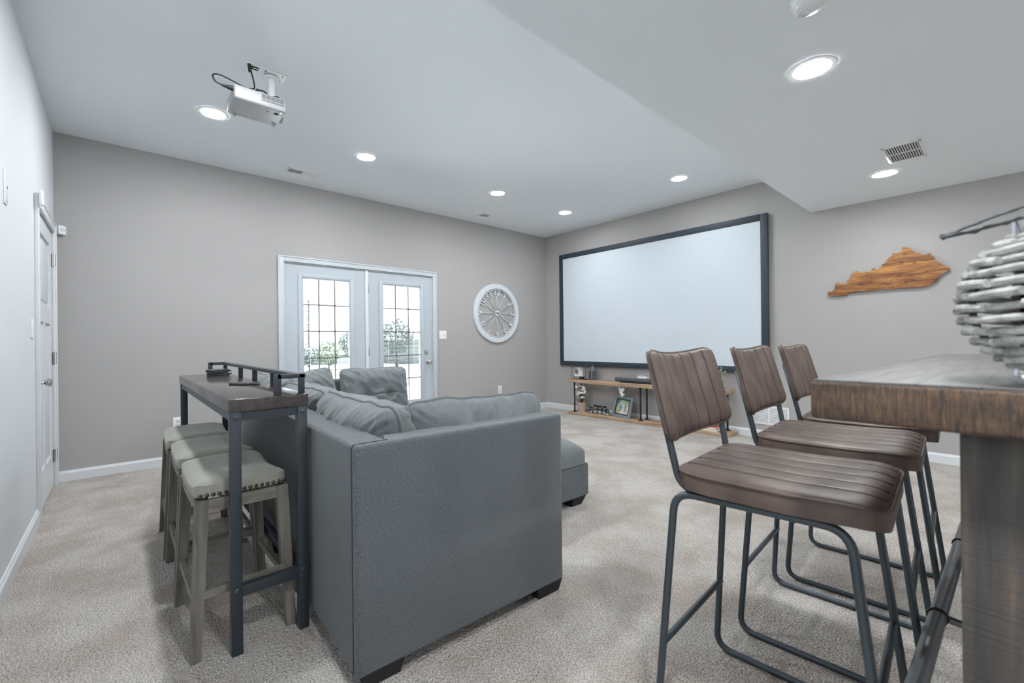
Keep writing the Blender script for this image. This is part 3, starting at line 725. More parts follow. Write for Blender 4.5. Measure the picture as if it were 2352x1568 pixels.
# lantern
t = empty('lantern', (1.105, -.15, ZT))
bm = bmesh.new(); lathe(bm, [(.060, 0), (.062, .012), (.055, .018)], n=20); lathe(bm, [(.062, .135), (.058, .150), (.035, .175), (.034, .195), (.018, .205), (.004, .212)], n=20)
for k in range(6):
    a = math.pi*k/3; wire(bm, (.053*math.cos(a), .053*math.sin(a), .015), (.053*math.cos(a), .053*math.sin(a), .14), .006)
link_bm(bm, 'lantern_cage', 'lantern_blue', t, smooth=40)
bm = bmesh.new(); lathe(bm, [(.044, .016), (.044, .138)], n=20); link_bm(bm, 'glass_chimney', 'jar_glass', t, smooth=40)
bm = bmesh.new(); tube(bm, [(.016*math.cos(a*math.pi/8), 0, .222+.014*math.sin(a*math.pi/8)) for a in range(16)], .002, 6, closed=True); link_bm(bm, 'ring_handle', 'lantern_blue', t, smooth=True)
tag(t, 'small blue grey metal lantern beside the wire frame on the pine shelf', 'lantern')
# soundbar
t = empty('soundbar', (2.05, -.20, ZT))
bm = bmesh.new(); tube(bm, [(-.50, 0, .044), (-.495, 0, .044), (.495, 0, .044), (.50, 0, .044)], [.026, .030, .030, .026], 20); link_bm(bm, 'speaker_body', 'soundbar_cloth', t, smooth=40)
bm = bmesh.new(); box(bm, -.42, .42, -.022, .022, 0, .016, .003); link_bm(bm, 'stand', 'rubber_black', t, smooth=30)
tag(t, 'long dark rounded soundbar lying on the pine shelf', 'soundbar')
t = empty('white_box', (1.93, -.10, ZT))
bm = bmesh.new(); box(bm, -.07, .07, -.04, .04, 0, .095, .006); link_bm(bm, 'case', 'plastic_white', t, smooth=30)
bm = bmesh.new(); box(bm, -.068, .072, -.038, .042, .095, .103, .003, mat=Matrix.Translation((-.07, 0, .095)) @ Matrix.Rotation(R(-9), 4, 'Y') @ Matrix.Translation((.07, 0, -.095))); link_bm(bm, 'lid', 'trim_white', t, smooth=30)
tag(t, 'small white box with a slanted top behind the soundbar', 'box')
bm = bmesh.new(); tube(bm, sm([(2.19, -.012, .50), (2.195, -.010, .40), (2.185, -.010, .25), (2.19, -.018, .10), (2.21, -.020, .01)]), .004, 8); tag(link_bm(bm, 'power_cord', 'twig_brown', None, smooth=True), 'thin dark cord running down the wall behind the pine shelf', 'cord')
# cotton plant in clay pot
random.seed(4)
t = empty('potted_cotton_stems', (.905, -.165, ZB))
bm = bmesh.new(); lathe(bm, [(.058, 0), (.066, .05), (.076, .135), (.079, .145), (.070, .145), (.064, .10)], n=24); link_bm(bm, 'clay_pot', 'pot_clay', t, smooth=40)
bm = bmesh.new(); tips = []
for k in range(13):
    a = random.uniform(0, 6.28); r = random.uniform(.02, .10); h = random.uniform(.24, .40)
    p = [(0, 0, .12), (r*.4*math.cos(a), r*.4*math.sin(a), h*.6), (r*math.cos(a), r*math.sin(a), h)]; tube(bm, sm(p, 4), .0028, 5); tips.append(p[2])
tips += [(-.13, -.02, .155), (-.10, -.03, .13)]
tube(bm, sm([(0, 0, .12), (-.07, -.01, .17), (-.13, -.02, .155)], 4), .0028, 5)
link_bm(bm, 'stems', 'twig_brown', t)
for k in range(22):
    if k < len(tips): c = tips[k]
    else:
        s = tips[random.randrange(13)]; f_ = random.uniform(.55, .9); c = (s[0]*f_+random.uniform(-.03, .03), s[1]*f_+random.uniform(-.02, .02), .12+(s[2]-.12)*f_)
    bm = bmesh.new()
    for q in range(4):
        bmesh.ops.create_icosphere(bm, subdivisions=2, radius=.0155, matrix=Matrix.Translation((c[0]+.011*math.cos(q*1.57+k), c[1]+.011*math.sin(q*1.57+k), c[2]+random.uniform(-.004, .006))))
    link_bm(bm, 'cotton_boll', 'cotton_white', t, smooth=True)
bm = bmesh.new()
for k in range(26):
    a = random.uniform(0, 6.28); r = random.uniform(.03, .11); z = random.uniform(.16, .38); M0 = Matrix.Translation((r*math.cos(a), r*math.sin(a), z)) @ Euler((random.uniform(-1, 1), random.uniform(-1, 1), a)).to_matrix().to_4x4()
    vs = [bm.verts.new(M0 @ Vector(p)) for p in ((0, 0, 0), (.016, .006, .004), (.04, 0, .0), (.016, -.006, .004))]; bm.faces.new(vs)
link_bm(bm, 'leaves', 'leaf_sage', t)
tag(t, 'clay pot with dried white cotton stems on the lower board of the pine shelf', 'potted plant')
# jars
jl = [(1.095, -.19, .085, .030, 'small black-lidded glass jar, leftmost of the jar row on the lower board'), (1.165, -.165, .115, .036, 'tall black-lidded glass jar, second from the cotton plant on the lower board'),
      (1.245, -.165, .115, .036, 'tall black-lidded glass jar, middle of the jar row on the lower board'), (1.325, -.165, .115, .036, 'tall black-lidded glass jar, second from the grey picture frame'), (1.398, -.20, .085, .030, 'small glass jar with black lid next to the grey picture frame')]
for x, y, h, r, lab in jl:
    t = empty('glass_jar', (x, y, ZB))
    bm = bmesh.new(); lathe(bm, [(r*.9, 0), (r, .006), (r, h*.72), (r*.75, h*.86), (r*.75, h*.9)], n=20); link_bm(bm, 'jar_body', 'jar_glass', t, smooth=40)
    bm = bmesh.new(); lathe(bm, [(r*.82, h*.88), (r*.84, h*.90), (r*.84, h*1.02), (r*.7, h*1.05)], n=20); link_bm(bm, 'jar_lid', 'rubber_black', t, smooth=40)
    bm = bmesh.new(); lathe(bm, [(r*.8, .004), (r*.84, .01), (r*.84, h*.42), (r*.3, h*.46)], n=16); link_bm(bm, 'jar_contents', 'cotton_white', t, smooth=40)
    bm = bmesh.new(); lathe(bm, [(r*1.02, h*.50), (r*1.02, h*.60)], n=20); link_bm(bm, 'jar_band', 'frame_navy', t, smooth=40)
    tag(t, lab, 'jar', 'glass jars on the lower shelf board')
# gray picture frame leaning
t = empty('picture_frame', (1.625, -.20, ZB), R(-6)); t.rotation_euler = (R(-15), R(2), R(-10))
hw_, hh_ = .165, .148
bm = bmesh.new(); 
for (a, b, c, d) in ((-hw_, -hw_+.034, 0, 2*hh_), (hw_-.034, hw_, 0, 2*hh_), (-hw_+.034, hw_-.034, 0, .034), (-hw_+.034, hw_-.034, 2*hh_-.034, 2*hh_)): box(bm, a, b, -.012, .012, c, d, .003)
link_bm(bm, 'frame', 'frame_gray', t, smooth=30)
bm = bmesh.new()
w1, w2 = hw_-.034, .018
for (a, b, c, d) in ((-w1, -w1+w2, .034, 2*hh_-.034), (w1-w2, w1, .034, 2*hh_-.034), (-w1+w2, w1-w2, .034, .034+w2), (-w1+w2, w1-w2, 2*hh_-.034-w2, 2*hh_-.034)): box(bm, a, b, -.006, .008, c, d)
link_bm(bm, 'inner_frame', 'frame_navy', t)
ph = ['ttnnmmmmmnnn', 'tttnwmmpmmmn', 'ttnbbmmbmoom', 'ntnbbsmbmooo', 'nmbbdbwbdsoo', 'nmmbdwbbdsom', 'mmyddbbbdsww', 'myyyddwwdssw', 'yyyydwbwddww', 'yyymdwwwdwdw', 'mymmdwwwdwdw', 'mmmswwswwsws', 'mssswwwwssss']
printed('photo_print', t, .228, .196, ph, G, (0, -.003, hh_), (0, 0, 0))
mbox('easel_back', 'dark_void', t, -.10, .15, .009, .012, .02, .27)
tag(t, 'grey framed colour photograph of a group on grass leaning on the lower shelf board', 'picture frame')
t = empty('cotton_sprig', (1.66, -.20, .40))
bm = bmesh.new(); tube(bm, sm([(.10, 0, .088), (.075, 0, .05), (.05, -.005, .02), (.01, 0, .0), (-.01, 0, -.01)], 5), .0045, 6); link_bm(bm, 'twig', 'twig_brown', t, smooth=True)
for c in ((-.02, 0, .01), (-.005, .0, -.03), (-.035, 0, .045), (.0, 0, .04)):
    bm = bmesh.new()
    for q in range(5): bmesh.ops.create_icosphere(bm, subdivisions=2, radius=.017, matrix=Matrix.Translation((c[0]+.018*math.cos(q*1.26), c[1]+random.uniform(-.01, .01), c[2]+.018*math.sin(q*1.26))))
    link_bm(bm, 'cotton_boll', 'cotton_white', t, smooth=True)
tag(t, 'white cotton sprig hanging beneath the upper board above the grey picture frame', 'dried flower')
# books
z = ZB
for i, (w_, d_, h_, mt, lab, dx) in enumerate(((.24, .19, .020, 'book_pale', 'pale flat book under the red book on the lower board right end', 0), (.21, .17, .026, 'book_red', 'red book lying on top of the pale book on the lower board', -.01))):
    t = empty('book', (2.87+dx, -.16, z), R(3*i))
    bm = bmesh.new(); box(bm, -w_/2, w_/2, -d_/2, d_/2, 0, .003); box(bm, -w_/2, w_/2, -d_/2, d_/2, h_-.003, h_); box(bm, -w_/2, w_/2, d_/2-.003, d_/2, 0, h_); link_bm(bm, 'cover', mt, t)
    mbox('pages', 'page_cream', t, -w_/2+.004, w_/2-.004, -d_/2+.004, d_/2-.004, .003, h_-.003); tag(t, lab, 'book'); z += h_
# plant at the right end on upper board
t = empty('potted_plant', (2.99, -.175, ZT))
bm = bmesh.new(); lathe(bm, [(.035, 0), (.045, .03), (.05, .09), (.045, .09), (.04, .07)], n=20); link_bm(bm, 'pot', 'pot_clay', t, smooth=40)
bm = bmesh.new()
for k in range(110):
    a = random.uniform(0, 6.28); r = random.uniform(.0, .06); z_ = random.uniform(.09, .26); s = random.uniform(.02, .04)
    M0 = Matrix.Translation((r*math.cos(a), r*math.sin(a), z_)) @ Euler((random.uniform(-1.4, 1.4), random.uniform(-1.4, 1.4), a)).to_matrix().to_4x4()
    vs = [bm.verts.new(M0 @ Vector(p)) for p in ((0, 0, 0), (s*.5, s*.28, .004), (s, 0, 0), (s*.5, -s*.28, .004))]; bm.faces.new(vs)
for k in range(14):
    a = random.uniform(0, 6.28); tube(bm, [(0, 0, .08), (.05*math.cos(a), .05*math.sin(a), .2)], .0018, 4)
link_bm(bm, 'foliage', 'leaf_sage', t)
tag(t, 'small leafy green plant in a pot at the right end of the pine shelf', 'potted plant')

# ------------------------------------------------------------------ sofa
def wrn(p, s, seed): return noise.noise(Vector((p[0]*s[0]+seed*7.3, p[1]*s[1]+seed*3.1, p[2]*s[2]+seed*1.7)))
def pillow(name, w, h, t, seed, parent, loc, rot, tufts=(), mat='cushion_fabric', wrinkle=1.0, slump=0.0, nu=112, nv=72, crease=None):
    """cushion standing: width along local x, height along local z, thickness along y (front -y)"""
    def prof(u, v):
        a = max(0, 1-abs(u)**3.6)**.52; b = max(0, 1-abs(v)**3.2)**.52
        return a*b
    def dent(u, v):
        d = 0
        for (tu, tv) in tufts: d += math.exp(-(((u-tu)*w/2)**2+((v-tv)*h/2)**2)/(2*.028**2))
        return d
    def wr(u, v, sd):
        x, y = u*w/2, v*h/2
        # gathers running away from the top edge, folds at the corners
        edge = abs(v)**3
        f = noise.noise(Vector((x*26+sd*5, y*5, sd)))*.010*edge
        e2 = max(abs(v)**5, abs(u)**5)
        f += (abs(noise.noise(Vector((x*48+y*9, y*7+sd, sd*1.3)))) - .25)*.014*e2
        f += noise.noise(Vector((x*8, y*11+sd*9, sd*2)))*.012*(1-edge*.5)
        f += noise.noise(Vector(((x+y)*17, (x-y)*5, sd*3)))*.006
        cr = math.exp(-((1-abs(u))**2+(1-abs(v))**2)/.08)
        f += math.sin((abs(u)-abs(v))*34+sd)*.005*cr
        return f*wrinkle
    def top(u, v):
        c = 0
        if crease is not None: c = .016*math.exp(-((v-crease-.03*math.sin(u*5))**2)/.0016)*max(0, 1-u*u)
        return t/2*prof(u, v)*(1-.34*min(1, dent(u, v)))+wr(u, v, seed)*min(1, prof(u, v)*2.2)-c
    def bot(u, v): return -t/2*prof(u, v)+wr(u, v, seed+11)*min(1, prof(u, v)*2.2)
    def df(q):
        u, v = q.x/(w/2), q.y/(h/2)
        x = q.x*(1-.035*(1-v*v)*1.0*abs(u)); y = q.y*(1-.05*(1-u*u)*abs(v))
        y += noise.noise(Vector((x*9, seed, 0)))*.012*max(0, v)**2
        y -= slump*(v+1)*.5*(1-u*u)*h
        return Vector((x, q.z*-1.0, y+h/2))
    bm = bmesh.new(); loop = pad(bm, nu, nv, w, h, top, bot, p=9, skirt=False, deform=df)
    c = link_bm(bm, name, mat, parent, smooth=True, loc=loc, rot=rot)
    bm = bmesh.new(); tube(bm, loop, .0070, 6, closed=True); link_bm(bm, 'piping', mat, c, smooth=True)
    if tufts:
        for (tu, tv) in tufts:
            bm = bmesh.new(); z0 = -top(tu, tv)
            lathe(bm, [(.012, 0), (.012, .004), (.006, .007), (.001, .008)], n=12)
            b_ = link_bm(bm, 'tuft_button', mat, c, smooth=True); b_.location = (tu*w/2, z0+.002, tv*h/2+h/2); b_.rotation_euler = (R(90), 0, 0)
    return c
def soft_box(name, mat, parent, x0, x1, y0, y1, z0, z1, bev, crown=0, seed=0):
    """upholstered block with softened edges and slightly wavering faces"""
    bm = bmesh.new(); box(bm, x0, x1, y0, y1, z0, z1, bev, 4)
    o = link_bm(bm, name, mat, parent, smooth=50); return o
sofa = empty('sectional_sofa', (3.861, -4.905, 0), R(-2.4)); HT = .795
bm = bmesh.new(); poly = [(0, 0), (0, .935), (-.125, .935), (-.125, .126), (-.026, .126), (-.026, 0)]
A = [bm.verts.new((x, y, .052)) for x, y in poly]; B = [bm.verts.new((x, y, HT)) for x, y in poly]
bm.faces.new(A[::-1]); bm.faces.new(B)
for i in range(6): bm.faces.new((A[i], A[(i+1) % 6], B[(i+1) % 6], B[i]))
ed = [e for e in bm.edges if not any((abs(v.co.x+.026) < 1e-4) for v in e.verts) or min(v.co.z for v in e.verts) > .5]
ed = [e for e in ed if not all(abs(v.co.x+.026) < 1e-4 for v in e.verts)]
bmesh.ops.bevel(bm, geom=ed, offset=.016, segments=4, affect='EDGES', profile=.5)
link_bm(bm, 'side_panel', 'sofa_fabric', sofa, smooth=50)
bm = bmesh.new(); box(bm, -2.86, -.027, 0, .125, .052, HT, .014, 4); link_bm(bm, 'long_back', 'sofa_fabric', sofa, smooth=50)
bm = bmesh.new(); box(bm, -2.86, -2.735, .127, 1.42, .052, HT, .022, 4); link_bm(bm, 'left_back', 'sofa_fabric', sofa, smooth=50)
bm = bmesh.new(); box(bm, -2.733, -.127, .127, .93, .052, .285, .015, 2); box(bm, -2.733, -1.90, .93, 1.42, .052, .285, .015, 2); link_bm(bm, 'seat_base', 'sofa_fabric', sofa, smooth=50)
# seams
bm = bmesh.new(); tube(bm, [(-.0265, -.0006, .06), (-.0265, -.0006, HT-.014), (-.0265, .004, HT-.003), (-.0275, .016, HT+.0006), (-.0275, .122, HT+.0006)], .0017, 6)
link_bm(bm, 'welt_seam', 'dark_void', sofa, smooth=True)
for k, (x0, x1, y0, y1) in enumerate(((-.92, -.13, .13, .93), (-1.80, -.93, .13, .93), (-2.70, -1.81, .13, .93), (-2.70, -1.92, .94, 1.44))):
    bm = bmesh.new(); W_, L_ = x1-x0, y1-y0
    pad(bm, 24, 24, W_, L_, lambda u, v: .13+.035*(1-u**4)*(1-v**4), lambda u, v: 0.0, p=12)
    link_bm(bm, 'seat_cushion', 'cushion_fabric', sofa, smooth=50, loc=((x0+x1)/2, (y0+y1)/2, .287))
for (x, y) in ((-.07, .095), (-.07, .86), (-1.3, .07), (-2.78, .07), (-2.78, 1.3), (-2.0, 1.3), (-1.3, .86)):
    bm = bmesh.new(); prism(bm, (x, y, 0), (x, y, .054), (.10, .12), (.12, .15)); link_bm(bm, 'foot', 'foot_black', sofa)
# back cushions on the long back (front faces +y): pillow front is local -y so rotate 180
for k, (xc, w_, tl, sd, dz, dy) in enumerate(((-.525, .84, 13, 3, -.005, 0), (-1.30, .76, 15, 5, .0, 0.0), (-2.02, .74, 12, 8, .010, 0.0), (-2.52, .50, 14, 9, .01, 0.0))):
    pillow('back_cushion', w_, .47, .30, sd, sofa, (xc, .300+dy, .435+dz), (R(-tl), R(0), R(180)), wrinkle=2.2)
# cushion on the side panel (front faces -x): local -y -> -x : rotate -90
pillow('back_cushion', .70, .47, .24, 14, sofa, (-.255, .600, .43), (R(-9), R(-1), R(-90)), wrinkle=1.6)
# left wing cushions, fronts face +x: rotate +90
pillow('back_cushion', .62, .49, .25, 21, sofa, (-2.50, 1.10, .42), (R(-13), R(0), R(90-5)), tufts=((-.35, -.08), (.35, -.08)), wrinkle=1.7, crease=-.08)
pillow('back_cushion', .60, .49, .25, 27, sofa, (-2.45, .50, .42), (R(-16), R(-7), R(90+8)), tufts=((.2, -.1),), wrinkle=2.0)
tag(sofa, 'grey tweed sectional sofa with loose back cushions in the middle of the carpet', 'sofa')

ot = empty('ottoman', (2.872, -3.465, 0), R(-1.5))
bm = bmesh.new(); box(bm, -.43, .43, -.43, .43, .065, .283, .012, 3); link_bm(bm, 'base', 'sofa_fabric', ot, smooth=50)
bm = bmesh.new()
pad(bm, 40, 40, .865, .865, lambda u, v: .075+.115*(max(0, 1-abs(u)**4)*max(0, 1-abs(v)**4))**.6+.004*noise.noise(Vector((u*3, v*3, 7))), lambda u, v: 0.0, p=14)
link_bm(bm, 'top_cushion', 'cushion_fabric', ot, smooth=50, loc=(0, 0, .285))
for sx_ in (-1, 1):
    for sy_ in (-1, 1):
        bm = bmesh.new(); prism(bm, (sx_*.36, sy_*.34, 0), (sx_*.37, sy_*.35, .067), (.07, .10), (.10, .13)); link_bm(bm, 'foot', 'foot_black', ot)
tag(ot, 'grey upholstered ottoman seen past the right end of the sofa', 'ottoman')

# ------------------------------------------------------------------ console table
ct = empty('console_table', (0, 0, 0)); X0, X1, Y0, Y1, ZC = 1.63, 3.385, -5.168, -4.897, .925
mbox('tabletop', 'espresso_wood', ct, X0, X1, Y0, Y1, ZC-.047, ZC, bev=.003)
lg = .036
for x in (X0+.02, X1-.004-lg):
    for y in (Y0+.004, Y1-.004-lg):
        bm = bmesh.new(); box(bm, x, x+lg, y, y+lg, 0, ZC-.047, .002); l_ = link_bm(bm, 'leg', 'black_metal', ct, smooth=30)
        for z in (ZC-.068, .235):
            bm = bmesh.new(); sgn = 1 if x > 2.5 else -1; xf = x+lg if sgn > 0 else x
            tube(bm, [(xf, y+lg/2, z), (xf+sgn*.003, y+lg/2, z), (xf+sgn*.005, y+lg/2, z)], [.0085, .0085, .005], 12); link_bm(bm, 'bolt', 'gunmetal', l_, smooth=30)
for x in (X0+.02, X1-.004-lg):
    mbox('end_apron', 'black_metal', ct, x+.004, x+lg-.004, Y0+.004+lg, Y1-.004-lg, ZC-.047-.034, ZC-.048)
    mbox('footrest_bar', 'black_metal', ct, x+.004, x+lg-.004, Y0+.004+lg, Y1-.004-lg, .205, .245, bev=.001)
for y in (Y0+.008, Y1-.008-.028):
    mbox('side_apron', 'black_metal', ct, X0+.02+lg, X1-.004-lg, y, y+.028, ZC-.047-.034, ZC-.048)
mbox('footrest_bar', 'black_metal', ct, X0+.02+lg, X1-.004-lg, Y1-.04, Y1-.012, .205, .245, bev=.001)
# gallery rail at the back with returns at both ends
ry, rz, rw = Y1-.018, ZC+.078, .021
mbox('gallery_rail', 'black_metal', ct, X0+.02, X1-.03, ry-.016, ry+.016, rz-.017, rz, bev=.0015)
for xe in (X0+.028, X1-.030):
    bm = bmesh.new(); box(bm, xe-rw/2, xe+rw/2, ry-.088, ry+rw/2, rz-.016, rz+.002, .0015)
    box(bm, xe-rw/2, xe+rw/2, ry-.088-rw/2, ry-.088+rw/2+.003, ZC, rz+.002, .0015); box(bm, xe-rw/2, xe+rw/2, ry-rw/2, ry+rw/2, ZC, rz, .0015)
    link_bm(bm, 'rail_return', 'black_metal', ct, smooth=30)
for xe in (2.17, 2.54, 2.92):
    mbox('rail_post', 'black_metal', ct, xe-rw/2, xe+rw/2, ry-rw/2, ry+rw/2, ZC, rz-.016)
tag(ct, 'tall narrow dark console table with a low metal rail standing behind the sofa', 'console table')
# coasters and wallet
cst = [(1.86, -4.985, 0), (1.864, -4.980, 12), (1.858, -4.988, -7), (1.862, -4.983, 20), (1.86, -4.986, 5)]
for k, (x, y, a) in enumerate(cst):
    bm = bmesh.new()
    pad(bm, 14, 14, .115, .115, lambda u, v: .007+.0015*noise.noise(Vector((u*4, v*4, k))), lambda u, v: .0008+.0012*noise.noise(Vector((u*3, v*3, k+5))), p=6)
    o = link_bm(bm, 'coaster', 'coaster_slate', None, smooth=40, loc=(x, y, ZC+k*.0082), rot=(0, 0, R(a)))
    nm = ['lowest dark slate coaster of the stack on the far end of the console table', 'second dark slate coaster from the bottom of the stack on the console table', 'middle dark slate coaster of the stack on the console table', 'fourth dark slate coaster from the bottom of the stack on the console table', 'top dark slate coaster of the stack on the console table'][k]
    tag(o, nm, 'coaster', 'slate coasters stacked on the console table')
t = empty('wallet', (2.74, -5.0, ZC), R(35))
bm = bmesh.new(); pad(bm, 20, 12, .115, .085, lambda u, v: .010+.006*(1-u*u)*(1-v*v)+.002*noise.noise(Vector((u*4, v*4, 3))), lambda u, v: .0005, p=7); link_bm(bm, 'leather_fold', 'wallet_black', t, smooth=40)
bm = bmesh.new(); box(bm, .055, .088, -.018, .012, .002, .008, .002); link_bm(bm, 'strap_tab', 'wallet_black', t, smooth=30)
tag(t, 'dark folded wallet lying near the front of the console table', 'wallet')

# ------------------------------------------------------------------ grey nailhead stools
def nail_stool():
    t = empty('saddle_stool')
    HX, HY, ZS = .232, .152, .560
    def sad(u): return .030*u*u
    bm = bmesh.new()
    pad(bm, 36, 20, 2*HX, 2*HY, lambda u, v: .012+sad(u)+.036*((1-abs(u)**5)*(1-abs(v)**4))**.6, lambda u, v: -.012+sad(u)*.35, p=9)
    link_bm(bm, 'seat', 'stool_linen', t, smooth=50, loc=(0, 0, ZS+.012))
    for sx_ in (-1, 1):
        for sy_ in (-1, 1):
            bm = bmesh.new(); prism(bm, (sx_*.233, sy_*.157, 0), (sx_*(HX-.022), sy_*(HY-.021), ZS), (.034, .034), (.043, .041))
            link_bm(bm, 'leg', 'driftwood', t)
        bm = bmesh.new(); x = sx_*(HX-.012); box(bm, x-.009, x+.009, -HY+.04, HY-.04, ZS-.045, ZS); link_bm(bm, 'apron', 'driftwood_rail', t)
        bm = bmesh.new(); x = sx_*(HX+.004); box(bm, x-.011, x+.011, -.137, .137, .215, .245, .002); link_bm(bm, 'stretcher', 'driftwood_rail', t)
    for sy_ in (-1, 1):
        bm = bmesh.new(); y = sy_*(HY-.012); n = 10
        prev = None
        for i in range(n+1):
            u = -1+2*i/n; x = u*(HX-.04); zb = ZS-.045+.012*(u*u)-.0; zt = ZS
            cur = [bm.verts.new((x, y+d, z)) for d, z in ((-.008, zb), (.008, zb), (.008, zt), (-.008, zt))]
            if prev:
                for q in range(4): bm.faces.new((prev[q], prev[(q+1) % 4], cur[(q+1) % 4], cur[q]))
            else: bm.faces.new(cur)
            prev = cur
        bm.faces.new(prev[::-1]); link_bm(bm, 'apron', 'driftwood_rail', t)
        bm = bmesh.new(); y = sy_*.149; box(bm, -.215, .215, y-.010, y+.010, .175, .203, .002); link_bm(bm, 'stretcher', 'driftwood_rail', t)
    bm = bmesh.new(); lathe(bm, [(.0078, 0), (.0072, .0024), (.0046, .0046), (.0008, .0054)], n=10)
    nail = link_bm(bm, 'nailhead', 'brass_dark', t, smooth=True); first = True
    for sx_ in (-1, 1):
        for i in range(15):
            o = nail if first else nail.copy()
            if not first: COL.objects.link(o); o.parent = t
            first = False
            y = -HY+.014+(2*HY-.028)*i/14
            edge = abs(y)/HY
            o.location = (sx_*(HX*(1-.004)-.0005-(.004 if edge > .85 else 0)), y, ZS+.018); o.rotation_euler = (0, sx_*R(90), 0)
    return t
s0 = nail_stool()
for k, (x, y, lab) in enumerate(((3.075, -5.110, 'grey linen saddle stool with nailhead trim, nearest of the three under the console table'),
                                 (2.565, -5.113, 'grey linen saddle stool with nailhead trim, middle one under the console table'),
                                 (2.055, -5.116, 'grey linen saddle stool with nailhead trim, farthest under the console table near the wall outlet'))):
    s = s0 if k == 0 else copy_tree(s0)
    wx(s, (x, y, 0), R((.8, 0, -1)[k])); tag(s, lab, 'stool', 'grey saddle stools under the console table')

# ------------------------------------------------------------------ leather bar stools
def leather_stool():
    t = empty('leather_bar_stool'); r = .0105
    for s in (-1, 1):
        pts = [(-.272, s*.232, r), (-.225, s*.200, .688), (.176, s*.200, .694), (.256, s*.232, r)]
        bm = bmesh.new(); tube(bm, fillet(pts, .055, closed=True, seg=7), r, 12, closed=True); link_bm(bm, 'side_frame', 'gunmetal', t, smooth=True)
        pb = [(.10, s*.192, .697), (-.212, s*.192, .697), (-.232, s*.204, .81), (-.280, s*.206, 1.0)]
        bm = bmesh.new(); tube(bm, fillet(pb, .06, seg=7), r*.95, 12); link_bm(bm, 'back_tube', 'gunmetal', t, smooth=True)
    for (x, z, hw_) in ((-.251, .26, .218), (.218, .315, .213)):
        bm = bmesh.new(); tube(bm, [(x, -hw_, z), (x, hw_, z)], r*.92, 12); link_bm(bm, 'crossbar', 'gunmetal', t, smooth=40)
    for x in (-.15, .12):
        bm = bmesh.new(); tube(bm, [(x, -.20, .690), (x, .20, .690)], r*.8, 10); link_bm(bm, 'seat_support', 'gunmetal', t, smooth=40)
    # seat: channels run front-back, so puffs vary across y
    LX, WY = .462, .455; nch = 6
    def puff(a, n): return abs(math.cos(math.pi*(a+1)/2*n+math.pi/2))**.42
    def topf(u, v):
        e = (max(0, 1-abs(u)**7)*max(0, 1-abs(v)**7))**.5
        inner = min(1, (1-abs(u))*9)
        return .026+.012*e+.0055*puff(v, nch)*inner*e
    def df(q):
        u = q.x/(LX/2)
        z = q.z + .010*max(0, u-.2)-.030*max(0, u-.72)**1.5*2.2 + .012*max(0, -u-.6)
        return Vector((q.x, q.y, z))
    bm = bmesh.new(); loop = pad(bm, 44, 96, LX, WY, topf, lambda u, v: -.024+.004*(abs(u)**8+abs(v)**8), p=10, deform=df)
    seat = link_bm(bm, 'seat', 'brown_leather', t, smooth=50, loc=(.014, 0, .725))
    bm = bmesh.new(); tube(bm, loop, .0038, 6, closed=True); link_bm(bm, 'piping', 'brown_leather', seat, smooth=True)
    bm = bmesh.new()
    for i in range(1, nch):
        v0 = -1+2*i/nch; pts = []
        for k in range(1, 44):
            u0 = -1+2*k/44; a, b = sq(u0, v0, 10); pts.append(df(Vector((a*LX/2, b*WY/2, topf(u0, v0)+.0010))))
        tube(bm, pts, .0024, 5)
    link_bm(bm, 'stitched_seams', 'leather_seam', seat, smooth=True)
    # back: local u across y (width), v up
    WB, HB = .475, .262; nb = 7
    def topb(u, v):
        e = (max(0, 1-abs(u)**8)*max(0, 1-abs(v)**8))**.5
        inner = min(1, (1-abs(v))*12)
        return .008+.013*e+.0065*puff(u, nb)*inner*e
    def dfb(q):
        u, v = q.x/(WB/2), q.y/(HB/2)
        curve = .044*u*u - .0*v
        y = q.x*(1-.02*v)
        z = q.y + .010*u*u*(1 if v > 0 else -.2)
        d = q.z+curve
        th = R(15.5)
        # plane leaning back
        return Vector((d*math.cos(th)-z*math.sin(th), -y, z*math.cos(th)+d*math.sin(th)))
    bm = bmesh.new(); loop = pad(bm, 98, 34, WB, HB, topb, lambda u, v: -.008, p=9, deform=dfb)
    back = link_bm(bm, 'backrest', 'brown_leather', t, smooth=50, loc=(-.296, 0, .950))
    bm = bmesh.new(); tube(bm, loop, .0036, 6, closed=True); link_bm(bm, 'piping', 'brown_leather', back, smooth=True)
    bm = bmesh.new()
    for i in range(1, nb):
        u0 = -1+2*i/nb; pts = []
        for k in range(1, 34):
            v0 = -1+2*k/34; a, b = sq(u0, v0, 9); pts.append(dfb(Vector((a*WB/2, b*HB/2, topb(u0, v0)+.0010))))
        tube(bm, pts, .0022, 5)
    link_bm(bm, 'stitched_seams', 'leather_seam', back, smooth=True)
    return t
b0 = leather_stool()
for k, (x, y, a, lab) in enumerate(((4.81, -4.06, 3.5, 'brown channelled leather bar stool nearest the camera, left of the bar table'),
                                    (4.80, -3.435, 3.5, 'brown channelled leather bar stool in the middle of the three at the bar table'),
                                    (4.80, -2.875, 3, 'brown channelled leather bar stool farthest away, its back partly behind the bar table corner'))):
    s = b0 if k == 0 else copy_tree(b0)
    wx(s, (x, y, 0), R(a)); tag(s, lab, 'bar stool', 'leather bar stools along the table')

